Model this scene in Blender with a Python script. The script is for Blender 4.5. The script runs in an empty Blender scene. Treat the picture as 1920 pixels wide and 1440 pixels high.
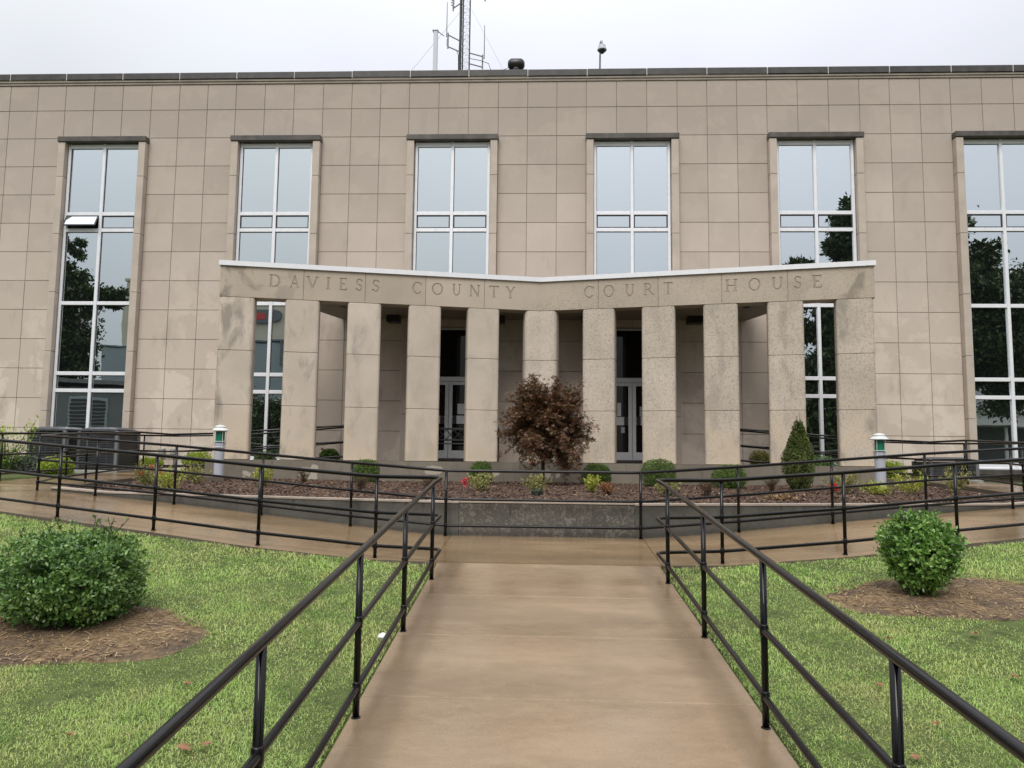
import bpy, bmesh, math, random
import numpy as np
from mathutils import Vector, Matrix, noise as mnoise

SC = bpy.context.scene
COL = SC.collection
random.seed(7)

# ------------------------------------------------------------------ camera
PITCH, ROLL, YAW = 0.0955005, 0.01116955, 0.0413573
CAMPOS = Vector((0.0, 0.0, 1.73))
_cy, _sy = math.cos(YAW), math.sin(YAW)
_f = Vector((-_sy, _cy, 0)); _r = Vector((_cy, _sy, 0)); _u = Vector((0, 0, 1))
_f2 = _f * math.cos(PITCH) + _u * math.sin(PITCH)
_u2 = _u * math.cos(PITCH) - _f * math.sin(PITCH)
_r3 = _r * math.cos(ROLL) + _u2 * math.sin(ROLL)
_u3 = _u2 * math.cos(ROLL) - _r * math.sin(ROLL)
cam_data = bpy.data.cameras.new('camera')
cam_data.sensor_width = 36.0
cam_data.lens = 27.0
cam_data.clip_start = 0.05
cam_data.clip_end = 2000
cam = bpy.data.objects.new('camera', cam_data)
COL.objects.link(cam)
cam.matrix_world = Matrix(((_r3.x, _u3.x, -_f2.x, CAMPOS.x), (_r3.y, _u3.y, -_f2.y, CAMPOS.y),
                           (_r3.z, _u3.z, -_f2.z, CAMPOS.z), (0, 0, 0, 1)))
SC.camera = cam

# ------------------------------------------------------------------ sky, sun, exposure
world = bpy.data.worlds.new("World")
SC.world = world
world.use_nodes = True
SUN_EL, SUN_AZ = math.radians(52), math.radians(-12)      # high and behind the photographer
def build_world():
    nt = world.node_tree; N = nt.nodes; L = nt.links; N.clear()
    out = N.new('ShaderNodeOutputWorld')
    bg_sky = N.new('ShaderNodeBackground'); bg_cloud = N.new('ShaderNodeBackground')
    add = N.new('ShaderNodeAddShader')
    sky = N.new('ShaderNodeTexSky'); sky.sky_type = 'NISHITA'; sky.sun_disc = False
    sky.sun_elevation = SUN_EL; sky.sun_rotation = math.pi + SUN_AZ
    L.new(sky.outputs[0], bg_sky.inputs[0]); bg_sky.inputs[1].default_value = 0.012
    tc = N.new('ShaderNodeTexCoord'); sep = N.new('ShaderNodeSeparateXYZ')
    L.new(tc.outputs['Generated'], sep.inputs[0])
    # overcast luminance: zenith steepened to add light while the visible sky holds
    mx = N.new('ShaderNodeMath'); mx.operation = 'MAXIMUM'; mx.inputs[1].default_value = 0.0
    L.new(sep.outputs['Z'], mx.inputs[0])
    ma = N.new('ShaderNodeMath'); ma.operation = 'MULTIPLY_ADD'
    ma.inputs[1].default_value = 0.98; ma.inputs[2].default_value = 0.150
    L.new(mx.outputs[0], ma.inputs[0])
    # soft cloud structure
    nz = N.new('ShaderNodeTexNoise'); nz.inputs['Scale'].default_value = 2.6
    nz.inputs['Detail'].default_value = 3.0; nz.inputs['Roughness'].default_value = 0.45
    L.new(tc.outputs['Generated'], nz.inputs['Vector'])
    mr = N.new('ShaderNodeMapRange'); mr.inputs[1].default_value = 0.3; mr.inputs[2].default_value = 0.7
    mr.inputs[3].default_value = 0.93; mr.inputs[4].default_value = 1.05
    L.new(nz.outputs[0], mr.inputs[0])
    mul = N.new('ShaderNodeMath'); mul.operation = 'MULTIPLY'
    L.new(ma.outputs[0], mul.inputs[0]); L.new(mr.outputs[0], mul.inputs[1])
    nz2 = N.new('ShaderNodeTexNoise'); nz2.inputs['Scale'].default_value = 1.3
    nz2.inputs['Detail'].default_value = 1.0
    L.new(tc.outputs['Generated'], nz2.inputs['Vector'])
    cr = N.new('ShaderNodeValToRGB')
    cr.color_ramp.elements[0].position = 0.38; cr.color_ramp.elements[0].color = (0.965, 0.99, 1.0, 1)
    cr.color_ramp.elements[1].position = 0.62; cr.color_ramp.elements[1].color = (0.95, 0.962, 1.03, 1)
    L.new(nz2.outputs[0], cr.inputs[0])
    L.new(cr.outputs[0], bg_cloud.inputs[0]); L.new(mul.outputs[0], bg_cloud.inputs[1])
    L.new(bg_sky.outputs[0], add.inputs[0]); L.new(bg_cloud.outputs[0], add.inputs[1])
    L.new(add.outputs[0], out.inputs[0])
build_world()
sun_data = bpy.data.lights.new('sun', 'SUN')
sun_data.energy = 1.5; sun_data.angle = math.radians(32); sun_data.color = (1.0, 0.965, 0.91)
sun = bpy.data.objects.new('sun', sun_data); COL.objects.link(sun)
sun.rotation_euler = (math.radians(90) - SUN_EL, 0, SUN_AZ)
sun.location = (0, -10, 30)
SC.view_settings.view_transform = 'Standard'
SC.view_settings.look = 'None'
SC.view_settings.gamma = 1.0
SC.view_settings.exposure = 0.60
SC.view_settings.use_curve_mapping = False
SC.cycles.max_bounces = 6
SC.cycles.diffuse_bounces = 3
SC.cycles.glossy_bounces = 4
SC.cycles.transmission_bounces = 4
SC.cycles.use_denoising = True

# ------------------------------------------------------------------ mesh helpers
class MB:
    """collects shapes that end up as ONE mesh object"""
    def __init__(s): s.v = []; s.f = []; s.mi = []
    def add(s, verts, faces, mi=0):
        o = len(s.v); s.v += [tuple(p) for p in verts]
        s.f += [tuple(i + o for i in f) for f in faces]; s.mi += [mi] * len(faces)
        return s
    def box(s, x0, x1, y0, y1, z0, z1, mi=0):
        v = [(x0,y0,z0),(x1,y0,z0),(x1,y1,z0),(x0,y1,z0),(x0,y0,z1),(x1,y0,z1),(x1,y1,z1),(x0,y1,z1)]
        return s.add(v, [(0,3,2,1),(4,5,6,7),(0,1,5,4),(1,2,6,5),(2,3,7,6),(3,0,4,7)], mi)
    def bevbox(s, x0, x1, y0, y1, z0, z1, b=0.01, mi=0):
        """box whose edges are chamfered"""
        bm = bmesh.new(); bmesh.ops.create_cube(bm, size=1)
        for v in bm.verts:
            v.co = Vector(((x0+x1)/2 + v.co.x*(x1-x0), (y0+y1)/2 + v.co.y*(y1-y0), (z0+z1)/2 + v.co.z*(z1-z0)))
        bmesh.ops.bevel(bm, geom=bm.edges[:], offset=b, segments=1, affect='EDGES')
        bm.verts.index_update()
        s.add([v.co for v in bm.verts], [[v.index for v in f.verts] for f in bm.faces], mi); bm.free()
        return s
    def prism(s, poly, z0, z1, mi=0, mapf=None):
        """vertical prism over a plan polygon (counter clockwise)"""
        n = len(poly)
        v = [(p[0], p[1], z0) for p in poly] + [(p[0], p[1], z1) for p in poly]
        if mapf: v = [mapf(*p) for p in v]
        f = [tuple(range(n))[::-1], tuple(range(n, 2*n))] + [(i, (i+1) % n, n+(i+1) % n, n+i) for i in range(n)]
        return s.add(v, f, mi)
    def tube(s, pts, r, n=10, mi=0, cap=True):
        P = [Vector(p) for p in pts]; m = len(P)
        if not hasattr(r, '__len__'): r = [r] * m
        T = []
        for i in range(m):
            a = P[i] - P[i-1] if i else P[1] - P[0]
            b = P[i+1] - P[i] if i < m-1 else P[-1] - P[-2]
            t = a.normalized() + b.normalized()
            T.append(t.normalized() if t.length > 1e-6 else a.normalized())
        up = Vector((0, 0, 1)) if abs(T[0].z) < 0.9 else Vector((1, 0, 0))
        nrm = (up - T[0] * up.dot(T[0])).normalized()
        V = []; F = []
        for i in range(m):
            nrm = (nrm - T[i] * nrm.dot(T[i])).normalized()
            bi = T[i].cross(nrm)
            for k in range(n):
                a = 2 * math.pi * k / n
                V.append(P[i] + (nrm * math.cos(a) + bi * math.sin(a)) * r[i])
        for i in range(m-1):
            for k in range(n):
                k2 = (k+1) % n
                F.append((i*n+k, i*n+k2, (i+1)*n+k2, (i+1)*n+k))
        if cap:
            F.append(tuple(range(n))[::-1]); F.append(tuple((m-1)*n + k for k in range(n)))
        return s.add(V, F, mi)
    def lathe(s, prof, c, n=20, mi=0):
        """profile of (radius, z) round a vertical axis at c"""
        V = []; F = []; m = len(prof)
        for (r, z) in prof:
            for k in range(n):
                a = 2*math.pi*k/n
                V.append((c[0] + r*math.cos(a), c[1] + r*math.sin(a), c[2] + z))
        for i in range(m-1):
            for k in range(n):
                k2 = (k+1) % n; F.append((i*n+k, i*n+k2, (i+1)*n+k2, (i+1)*n+k))
        F.append(tuple(range(n))[::-1]); F.append(tuple((m-1)*n+k for k in range(n)))
        return s.add(V, F, mi)
    def mesh(s, name, mats, smooth=False):
        me = bpy.data.meshes.new(name); me.from_pydata(s.v, [], s.f)
        for m in (mats if isinstance(mats, (list, tuple)) else [mats]): me.materials.append(m)
        if any(s.mi): me.polygons.foreach_set('material_index', s.mi)
        if smooth: me.polygons.foreach_set('use_smooth', [True]*len(s.f))
        me.update(); return me
    def build(s, name, mats, parent=None, smooth=False):
        return link(name, s.mesh(name, mats, smooth), parent)

WL = {}
def link(name, me, parent=None, loc=None):
    """one mesh object; its vertices are world coordinates unless loc is given"""
    o = bpy.data.objects.new(name, me); COL.objects.link(o)
    if parent is not None:
        o.parent = parent
        w = WL.get(parent.name, Vector((0, 0, 0)))
        o.matrix_parent_inverse = Matrix.Translation(-w)
    if loc is not None: o.location = loc; WL[o.name] = Vector(loc)
    return o
def tag(o, label=None, cat=None, group=None, kind=None):
    if label: o['label'] = label
    if cat: o['category'] = cat
    if group: o['group'] = group
    if kind: o['kind'] = kind
    return o
def thing(name, label, cat, loc=(0, 0, 0), group=None):
    o = bpy.data.objects.new(name, None); COL.objects.link(o)
    o.location = loc; o.empty_display_size = 0.2; WL[o.name] = Vector(loc)
    return tag(o, label, cat, group)
def fast_mesh(name, V, tris=None, quads=None, mats=(), attr=None):
    """big meshes straight from numpy arrays"""
    me = bpy.data.meshes.new(name)
    V = np.asarray(V, dtype=np.float32)
    me.vertices.add(len(V)); me.vertices.foreach_set('co', V.ravel())
    F = tris if tris is not None else quads
    F = np.asarray(F, dtype=np.int32); k = F.shape[1]
    me.loops.add(F.size); me.loops.foreach_set('vertex_index', F.ravel())
    me.polygons.add(len(F))
    me.polygons.foreach_set('loop_start', np.arange(0, F.size, k, dtype=np.int32))
    me.polygons.foreach_set('loop_total', np.full(len(F), k, dtype=np.int32))
    for m in mats: me.materials.append(m)
    if attr is not None:
        a = me.attributes.new('tone', 'FLOAT', 'POINT'); a.data.foreach_set('value', np.asarray(attr, np.float32))
    me.update(calc_edges=True); me.validate()
    return me
def fillet(pts, rad, seg=5):
    P = [Vector(p) for p in pts]; out = [P[0]]
    for i in range(1, len(P)-1):
        a = P[i-1] - P[i]; b = P[i+1] - P[i]
        la, lb = a.length, b.length; a.normalize(); b.normalize()
        if a.dot(b) < -0.995: out.append(P[i]); continue
        d = min(rad, la*0.45, lb*0.45)
        s, e = P[i] + a*d, P[i] + b*d
        for k in range(seg+1):
            t = k/seg; out.append(s*(1-t)**2 + P[i]*2*t*(1-t) + e*t*t)
    out.append(P[-1]); return out

# ------------------------------------------------------------------ material helpers
class NT:
    def __init__(s, name):
        s.m = bpy.data.materials.new(name); s.m.use_nodes = True
        s.t = s.m.node_tree; s.N = s.t.nodes; s.L = s.t.links
        s.b = s.N['Principled BSDF']; s.out = s.N['Material Output']
        s.geo = s.N.new('ShaderNodeNewGeometry')
    def pos(s): return s.geo.outputs['Position']
    def noise(s, scale, detail=3, rough=0.5, stretch=None, vec=None, dist=0.0):
        n = s.N.new('ShaderNodeTexNoise'); n.inputs['Scale'].default_value = scale
        n.inputs['Detail'].default_value = detail; n.inputs['Roughness'].default_value = rough
        n.inputs['Distortion'].default_value = dist
        v = vec or s.pos()
        if stretch:
            mp = s.N.new('ShaderNodeMapping'); mp.inputs['Scale'].default_value = stretch
            s.L.new(v, mp.inputs[0]); v = mp.outputs[0]
        s.L.new(v, n.inputs['Vector']); return n.outputs[0]
    def voro(s, scale, feature='F1', stretch=None):
        n = s.N.new('ShaderNodeTexVoronoi'); n.feature = feature; n.inputs['Scale'].default_value = scale
        v = s.pos()
        if stretch:
            mp = s.N.new('ShaderNodeMapping'); mp.inputs['Scale'].default_value = stretch
            s.L.new(v, mp.inputs[0]); v = mp.outputs[0]
        s.L.new(v, n.inputs['Vector']); return n.outputs[0]
    def rng(s, v, a, b, c=0.0, d=1.0):
        n = s.N.new('ShaderNodeMapRange'); n.clamp = True
        for i, x in enumerate((a, b, c, d)): n.inputs[i+1].default_value = x
        s.L.new(v, n.inputs[0]); return n.outputs[0]
    def math(s, op, a, b=None):
        n = s.N.new('ShaderNodeMath'); n.operation = op
        for i, x in enumerate((a, b)):
            if x is None: continue
            if isinstance(x, (int, float)): n.inputs[i].default_value = x
            else: s.L.new(x, n.inputs[i])
        return n.outputs[0]
    def mix(s, fac, a, b, mode='MIX'):
        n = s.N.new('ShaderNodeMix'); n.data_type = 'RGBA'; n.blend_type = mode
        for i, x in ((0, fac), (6, a), (7, b)):
            if isinstance(x, (int, float)): n.inputs[i].default_value = x
            elif isinstance(x, tuple): n.inputs[i].default_value = (*x, 1) if len(x) == 3 else x
            else: s.L.new(x, n.inputs[i])
        return n.outputs[2]
    def xyz(s):
        n = s.N.new('ShaderNodeSeparateXYZ'); s.L.new(s.pos(), n.inputs[0]); return n.outputs
    def objrand(s):
        n = s.N.new('ShaderNodeObjectInfo')
        return s.math('FRACT', s.math('ADD', n.outputs['Random'], s.geo.outputs['Random Per Island']))
    def island(s): return s.geo.outputs['Random Per Island']
    def base(s, c):
        if isinstance(c, tuple): s.b.inputs['Base Color'].default_value = (*c, 1)
        else: s.L.new(c, s.b.inputs['Base Color'])
        return s
    def rough(s, v):
        if isinstance(v, (int, float)): s.b.inputs['Roughness'].default_value = v
        else: s.L.new(v, s.b.inputs['Roughness'])
        return s
    def spec(s, v): s.b.inputs['Specular IOR Level'].default_value = v; return s
    def metal(s, v): s.b.inputs['Metallic'].default_value = v; return s
    def bump(s, h, strength=0.3, dist=0.01):
        n = s.N.new('ShaderNodeBump'); n.inputs['Strength'].default_value = strength
        n.inputs['Distance'].default_value = dist
        s.L.new(h, n.inputs['Height']); s.L.new(n.outputs[0], s.b.inputs['Normal']); return s

def simple(name, col, rough=0.5, metal=0.0, spec=0.5, var=0.12, scale=6.0, bump=0.0):
    t = NT(name); n = t.noise(scale, 4, 0.55)
    dark = tuple(c*(1-var) for c in col); lite = tuple(min(1, c*(1+var)) for c in col)
    t.base(t.mix(t.rng(n, 0.3, 0.7), dark, lite)).metal(metal).spec(spec)
    t.rough(t.rng(t.noise(scale*3, 3), 0.3, 0.7, max(0.02, rough-0.08), min(1, rough+0.08)))
    if bump: t.bump(t.noise(scale*14, 4), bump, 0.004)
    return t.m

def stone_wall():
    t = NT('limestone_panel'); r = t.objrand(); z = t.xyz()[2]
    c = t.mix(r, (0.445, 0.378, 0.325), (0.545, 0.468, 0.408))
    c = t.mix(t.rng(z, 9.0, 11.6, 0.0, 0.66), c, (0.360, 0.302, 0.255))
    c = t.mix(t.rng(t.noise(0.55, 4, 0.6), 0.35, 0.68, 0, 0.42), c, (0.385, 0.328, 0.282))
    # paler, warmer foot: stone tone plus ground-bounced light put into the colour; bleached patches
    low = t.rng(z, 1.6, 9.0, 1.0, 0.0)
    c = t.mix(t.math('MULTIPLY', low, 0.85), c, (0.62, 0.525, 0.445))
    patch = t.rng(t.noise(1.15, 5, 0.62, dist=0.4), 0.50, 0.57)
    pm = t.math('MULTIPLY', t.math('MULTIPLY', patch, t.rng(z, 2.2, 7.0, 0.95, 0.10)), t.rng(t.noise(0.35, 2), 0.30, 0.52))
    c = t.mix(pm, c, (0.69, 0.60, 0.51))
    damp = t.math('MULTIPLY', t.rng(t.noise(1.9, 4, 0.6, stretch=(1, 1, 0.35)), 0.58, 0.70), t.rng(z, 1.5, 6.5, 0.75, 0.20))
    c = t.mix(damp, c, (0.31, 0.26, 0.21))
    scuff = t.math('MULTIPLY', t.rng(t.noise(4.5, 5, 0.7, dist=1.2), 0.66, 0.71), 0.35)
    c = t.mix(scuff, c, (0.52, 0.45, 0.38))
    # rain line just under the coping
    edge = t.math('ADD', z, t.math('MULTIPLY', t.noise(2.2, 4, 0.6), 0.12))
    c = t.mix(t.math('MULTIPLY', t.rng(edge, 12.08, 12.10), 0.35), c, (0.43, 0.37, 0.31))
    c = t.mix(t.rng(t.noise(42, 3, 0.6), 0.35, 0.7, 0, 0.10), c, (0.22, 0.18, 0.15))
    t.base(c).rough(0.78).spec(0.3).bump(t.noise(70, 5, 0.6), 0.18, 0.004)
    return t.m
def stone_column():
    t = NT('pitted_limestone'); r = t.objrand(); x, y, z = t.xyz()
    c = t.mix(r, (0.54, 0.462, 0.382), (0.62, 0.535, 0.45))
    c = t.mix(t.rng(t.noise(1.2, 4, 0.6), 0.35, 0.7, 0, 0.5), c, (0.36, 0.31, 0.25))
    right = t.rng(x, -1.6, 1.0, 0.12, 1.0)
    pit = t.rng(t.noise(30, 5, 0.72, stretch=(1, 1, 0.75), dist=0.4), 0.50, 0.62)
    c = t.mix(t.math('MULTIPLY', t.math('MULTIPLY', pit, right), 0.62), c, (0.20, 0.175, 0.145))
    pale = t.rng(t.noise(22, 4, 0.65, dist=0.8), 0.57, 0.66)
    c = t.mix(t.math('MULTIPLY', t.math('MULTIPLY', pale, right), 0.35), c, (0.56, 0.49, 0.40))
    foot = t.math('MULTIPLY', t.rng(z, 1.6, 3.6, 0.75, 0.0), t.rng(t.noise(1.7, 3), 0.3, 0.6))
    c = t.mix(foot, c, (0.60, 0.485, 0.345))
    st = t.rng(t.noise(1.5, 5, 0.66, stretch=(1.4, 1.4, 0.55), dist=0.4), 0.50, 0.64)
    side = t.rng(t.math('ABSOLUTE', x), 2.5, 7.2, 0.22, 0.85)
    c = t.mix(t.math('MULTIPLY', st, side), c, (0.27, 0.24, 0.20))
    t.base(c).rough(0.75).spec(0.3).bump(t.noise(55, 5, 0.7), 0.3, 0.006)
    return t.m
def stone_beam():
    t = NT('beam_limestone'); r = t.objrand(); x, y, z = t.xyz()
    c = t.mix(r, (0.455, 0.382, 0.302), (0.505, 0.428, 0.345))
    c = t.mix(t.rng(t.noise(0.9, 4, 0.6), 0.35, 0.7, 0, 0.5), c, (0.335, 0.285, 0.23))
    ends = t.rng(t.math('ABSOLUTE', x), 5.2, 7.5)
    st = t.rng(t.noise(1.6, 5, 0.62, dist=0.6), 0.48, 0.58)
    c = t.mix(t.math('MULTIPLY', t.math('MULTIPLY', st, ends), 0.75), c, (0.175, 0.155, 0.125))
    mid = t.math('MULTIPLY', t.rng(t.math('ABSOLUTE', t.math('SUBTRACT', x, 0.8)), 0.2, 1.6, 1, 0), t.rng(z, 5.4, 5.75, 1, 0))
    speck = t.rng(t.noise(30, 5, 0.74), 0.50, 0.62)
    c = t.mix(t.math('MULTIPLY', t.math('MULTIPLY', speck, t.rng(x, -0.3, 0.6, 0.15, 0.75)), 0.6), c, (0.21, 0.18, 0.145))
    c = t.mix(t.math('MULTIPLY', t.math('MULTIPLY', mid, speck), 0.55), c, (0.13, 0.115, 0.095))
    t.base(c).rough(0.75).spec(0.3).bump(t.noise(60, 5, 0.65), 0.25, 0.005)
    return t.m
def wet_concrete(name, dark, lite, wet=0.5, rlo=0.10, rhi=0.5, stretch=(0.5, 1.4, 1), bands=False):
    t = NT(name)
    big = t.noise(0.85, 5, 0.6, stretch=stretch, dist=0.4)
    c = t.mix(t.rng(big, 0.36, 0.64), dark, lite)
    c = t.mix(t.rng(t.noise(3.2, 5, 0.65, stretch=stretch), 0.5, 0.75, 0, 0.30), c, tuple(v*0.72 for v in dark))
    c = t.mix(t.rng(t.noise(14, 5, 0.7, stretch=(0.6, 1.3, 1)), 0.42, 0.72, 0, 0.35), c, tuple(v*1.22 for v in lite))
    c = t.mix(t.rng(t.noise(95, 3, 0.6), 0.50, 0.75, 0, 0.40), c, tuple(v*1.45 for v in lite))
    c = t.mix(t.rng(t.noise(70, 3, 0.6), 0.60, 0.72, 0, 0.35), c, tuple(v*0.6 for v in dark))
    if bands:      # damp stain that follows the water along both kerbs
        ax = t.math('ABSOLUTE', t.math('SUBTRACT', t.xyz()[0], t.math('ADD', t.math('MULTIPLY', t.xyz()[1], -0.0101), 0.139)))
        d = t.math('ADD', ax, t.math('MULTIPLY', t.noise(1.6, 4, 0.6), 0.18))
        b1 = t.math('MULTIPLY', t.rng(d, 0.94, 1.03), t.rng(d, 1.12, 1.20, 1, 0))
        c = t.mix(t.math('MULTIPLY', b1, 0.42), c, tuple(v*0.55 for v in dark))
        pud = t.rng(t.noise(0.55, 4, 0.6, stretch=(1, 1.8, 1)), 0.52, 0.60)
        c = t.mix(t.math('MULTIPLY', pud, 0.30), c, tuple(v*0.72 for v in dark))
    grit = t.rng(t.voro(26), 0.0, 0.055, 1.0, 0.0)
    c = t.mix(t.math('MULTIPLY', t.math('MULTIPLY', grit, t.rng(t.noise(2.0, 2), 0.45, 0.6)), 0.9), c, (0.66, 0.60, 0.50))
    t.base(c).spec(0.5)
    t.rough(t.rng(t.noise(0.7, 4, 0.55, stretch=stretch, dist=0.3), 0.40, 0.62, rlo, rhi))
    t.bump(t.math('ADD', t.noise(120, 4, 0.6), t.math('MULTIPLY', t.noise(40, 3, 0.6, stretch=(0.12, 2.2, 1)), 0.8)), 0.22, 0.003)
    return t.m
def mottled_wall(name, a, b, pale, amt):
    t = NT(name); z = t.xyz()[2]
    c = t.mix(t.rng(t.noise(2.0, 5, 0.6), 0.35, 0.65), a, b)
    vein = t.rng(t.noise(15, 5, 0.68, stretch=(1, 1, 0.8), dist=1.6), 0.50, 0.58)
    c = t.mix(t.math('MULTIPLY', vein, amt), c, pale)
    drip = t.rng(t.noise(9, 3, 0.5, stretch=(1.5, 1.5, 0.16)), 0.58, 0.68)
    c = t.mix(t.math('MULTIPLY', t.math('MULTIPLY', drip, t.rng(z, 0.85, 1.12)), 0.6), c, tuple(v*0.35 for v in a))
    t.base(c).rough(t.rng(t.noise(3, 3), 0.3, 0.7, 0.35, 0.7)).spec(0.4).bump(t.noise(45, 5, 0.6), 0.3, 0.006)
    return t.m
def plinth_mat():
    t = NT('damp_plinth_concrete')
    c = t.mix(t.rng(t.noise(0.8, 5, 0.6), 0.35, 0.65), (0.150, 0.128, 0.098), (0.215, 0.186, 0.148))
    run = t.rng(t.noise(5, 4, 0.6, stretch=(1.5, 1.5, 0.3)), 0.55, 0.7)
    c = t.mix(t.math('MULTIPLY', run, 0.45), c, (0.09, 0.078, 0.06))
    # bare repair patches
    def patch(px, pz, r, sx):
        cmb = t.N.new('ShaderNodeVectorMath'); cmb.operation = 'DISTANCE'
        mp = t.N.new('ShaderNodeCombineXYZ'); x, y, z = t.xyz()
        t.L.new(t.math('MULTIPLY', x, sx), mp.inputs[0]); t.L.new(z, mp.inputs[2])
        t.L.new(mp.outputs[0], cmb.inputs[0]); cmb.inputs[1].default_value = (px*sx, 0, pz)
        d = t.math('ADD', cmb.outputs['Value'], t.math('MULTIPLY', t.noise(5, 4, 0.6), 0.22))
        return t.rng(d, r + 0.10, r + 0.115, 1, 0)
    for (px, pz, r, sx) in ((-5.42, 1.30, 0.17, 0.8), (-5.30, 1.46, 0.07, 0.9), (-2.62, 1.40, 0.12, 0.55), (-1.12, 1.36, 0.09, 1.0),
                            (0.13, 1.36, 0.08, 1.0), (-6.75, 1.30, 0.09, 0.9), (0.35, 1.32, 0.06, 1.2)):
        c = t.mix(t.math('MULTIPLY', patch(px, pz, r, sx), 0.85), c, (0.44, 0.40, 0.32))
    t.base(c).rough(0.62).spec(0.4).bump(t.noise(50, 5, 0.6), 0.25, 0.005)
    return t.m
def glass(name, refl, tint, dark, rough=0.0):
    t = NT(name); N, L = t.N, t.L
    N.remove(t.b)
    g = N.new('ShaderNodeBsdfGlossy'); g.inputs['Color'].default_value = (*tint, 1); g.inputs['Roughness'].default_value = rough
    d = N.new('ShaderNodeBsdfDiffuse'); d.inputs['Color'].default_value = (*dark, 1)
    fr = N.new('ShaderNodeFresnel'); fr.inputs['IOR'].default_value = 1.5
    m = N.new('ShaderNodeMixShader')
    fac = t.math('ADD', t.math('MULTIPLY', fr.outputs[0], 1.0 - refl), refl)
    L.new(fac, m.inputs[0]); L.new(d.outputs[0], m.inputs[1]); L.new(g.outputs[0], m.inputs[2])
    # old panes are never quite flat
    bmp = N.new('ShaderNodeBump'); bmp.inputs['Strength'].default_value = 0.05; bmp.inputs['Distance'].default_value = 0.02
    L.new(t.noise(1.1, 2), bmp.inputs['Height']); L.new(bmp.outputs[0], g.inputs['Normal'])
    L.new(m.outputs[0], t.out.inputs[0])
    return t.m
def leafmat(name, cols, rough=0.45, trans=0.25, spec=0.35, pscale=5.0):
    """cols: dark, mid, light leaf colours picked leaf by leaf"""
    t = NT(name); N, L = t.N, t.L
    cr = N.new('ShaderNodeValToRGB'); e = cr.color_ramp.elements
    e[0].position = 0.0; e[0].color = (*cols[0], 1)
    e[1].position = 1.0; e[1].color = (*cols[-1], 1)
    for i, c in enumerate(cols[1:-1]):
        x = e.new((i+1)/(len(cols)-1)); x.color = (*c, 1)
    v = t.math('ADD', t.math('MULTIPLY', t.island(), 0.6), t.math('MULTIPLY', t.rng(t.noise(pscale, 2), 0.3, 0.7), 0.4))
    L.new(v, cr.inputs[0])
    t.base(cr.outputs[0]).rough(rough).spec(spec)
    if trans:
        tr = N.new('ShaderNodeBsdfTranslucent'); L.new(cr.outputs[0], tr.inputs[0])
        m = N.new('ShaderNodeMixShader'); m.inputs[0].default_value = trans
        L.new(t.b.outputs[0], m.inputs[1]); L.new(tr.outputs[0], m.inputs[2]); L.new(m.outputs[0], t.out.inputs[0])
    return t.m
def mulch_mat(name, a, b, c2):
    t = NT(name)
    c = t.mix(t.rng(t.noise(26, 5, 0.7), 0.35, 0.65), a, b)
    c = t.mix(t.rng(t.noise(2.1, 4, 0.65), 0.45, 0.62, 0, 0.75), c, c2)
    t.base(c).rough(0.85).spec(0.3).bump(t.noise(38, 5, 0.7), 0.8, 0.03)
    return t.m

M = {}
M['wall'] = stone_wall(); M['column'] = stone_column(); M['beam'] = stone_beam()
M['carve'] = simple('carved_stone_shade', (0.335, 0.28, 0.222), 0.9, var=0.2, scale=18)  # groove shade put into the colour so the letters stand out
M['mortar'] = simple('recessed_mortar', (0.32, 0.265, 0.21), 0.9)
M['palemortar'] = simple('pale_joint_mortar', (0.60, 0.56, 0.50), 0.8)
M['coping'] = simple('wet_dark_coping', (0.050, 0.045, 0.041), 0.4, var=0.35, scale=5, bump=0.2)
M['mould'] = simple('moulding_stone', (0.33, 0.28, 0.235), 0.7, var=0.15, scale=2)
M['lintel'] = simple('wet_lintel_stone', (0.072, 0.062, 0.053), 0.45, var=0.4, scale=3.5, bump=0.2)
M['jamb'] = simple('jamb_limestone', (0.475, 0.404, 0.342), 0.75, var=0.10, scale=2.2, bump=0.12)
M['frame'] = simple('window_aluminium', (0.80, 0.80, 0.84), 0.4, 0.1, var=0.04)
M['gasket'] = simple('black_gasket', (0.02, 0.021, 0.023), 0.5)
M['glass'] = glass('mirror_window_glass', 0.84, (0.865, 0.92, 0.92), (0.03, 0.035, 0.036))
M['doorglass'] = glass('dark_door_glass', 0.02, (0.55, 0.55, 0.55), (0.006, 0.006, 0.0065))
M['doorframe'] = simple('door_aluminium', (0.56, 0.565, 0.585), 0.42, 0.35, var=0.05)
M['doorpanel'] = simple('door_grey_panel', (0.54, 0.55, 0.57), 0.5, 0.2, var=0.05)
M['black'] = simple('black_plastic', (0.012, 0.012, 0.013), 0.4)
M['paper'] = simple('white_paper', (0.55, 0.56, 0.58), 0.8, var=0.05)
M['greypaper'] = simple('grey_paper', (0.30, 0.31, 0.33), 0.8, var=0.08)
M['whitemetal'] = simple('white_metal_fascia', (0.78, 0.78, 0.81), 0.35, 0.0, var=0.03)
M['soffit'] = simple('painted_soffit', (0.22, 0.19, 0.155), 0.7, var=0.1, scale=1.0)
M['plinth'] = plinth_mat()
M['roof'] = simple('roof_gravel', (0.2, 0.2, 0.19), 0.9, var=0.3, scale=30)
M['floor'] = wet_concrete('portico_floor_concrete', (0.17, 0.14, 0.11), (0.22, 0.185, 0.15), rlo=0.3, rhi=0.6)
M['walk'] = wet_concrete('damp_walk_concrete', (0.205, 0.142, 0.086), (0.300, 0.215, 0.138), rlo=0.10, rhi=0.42, bands=True)
M['path'] = wet_concrete('wet_path_concrete', (0.190, 0.124, 0.066), (0.290, 0.198, 0.112), rlo=0.05, rhi=0.34, stretch=(0.45, 1.2, 1))
M['edge'] = wet_concrete('path_edge_concrete', (0.075, 0.060, 0.045), (0.12, 0.098, 0.074), rlo=0.4, rhi=0.7)
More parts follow.
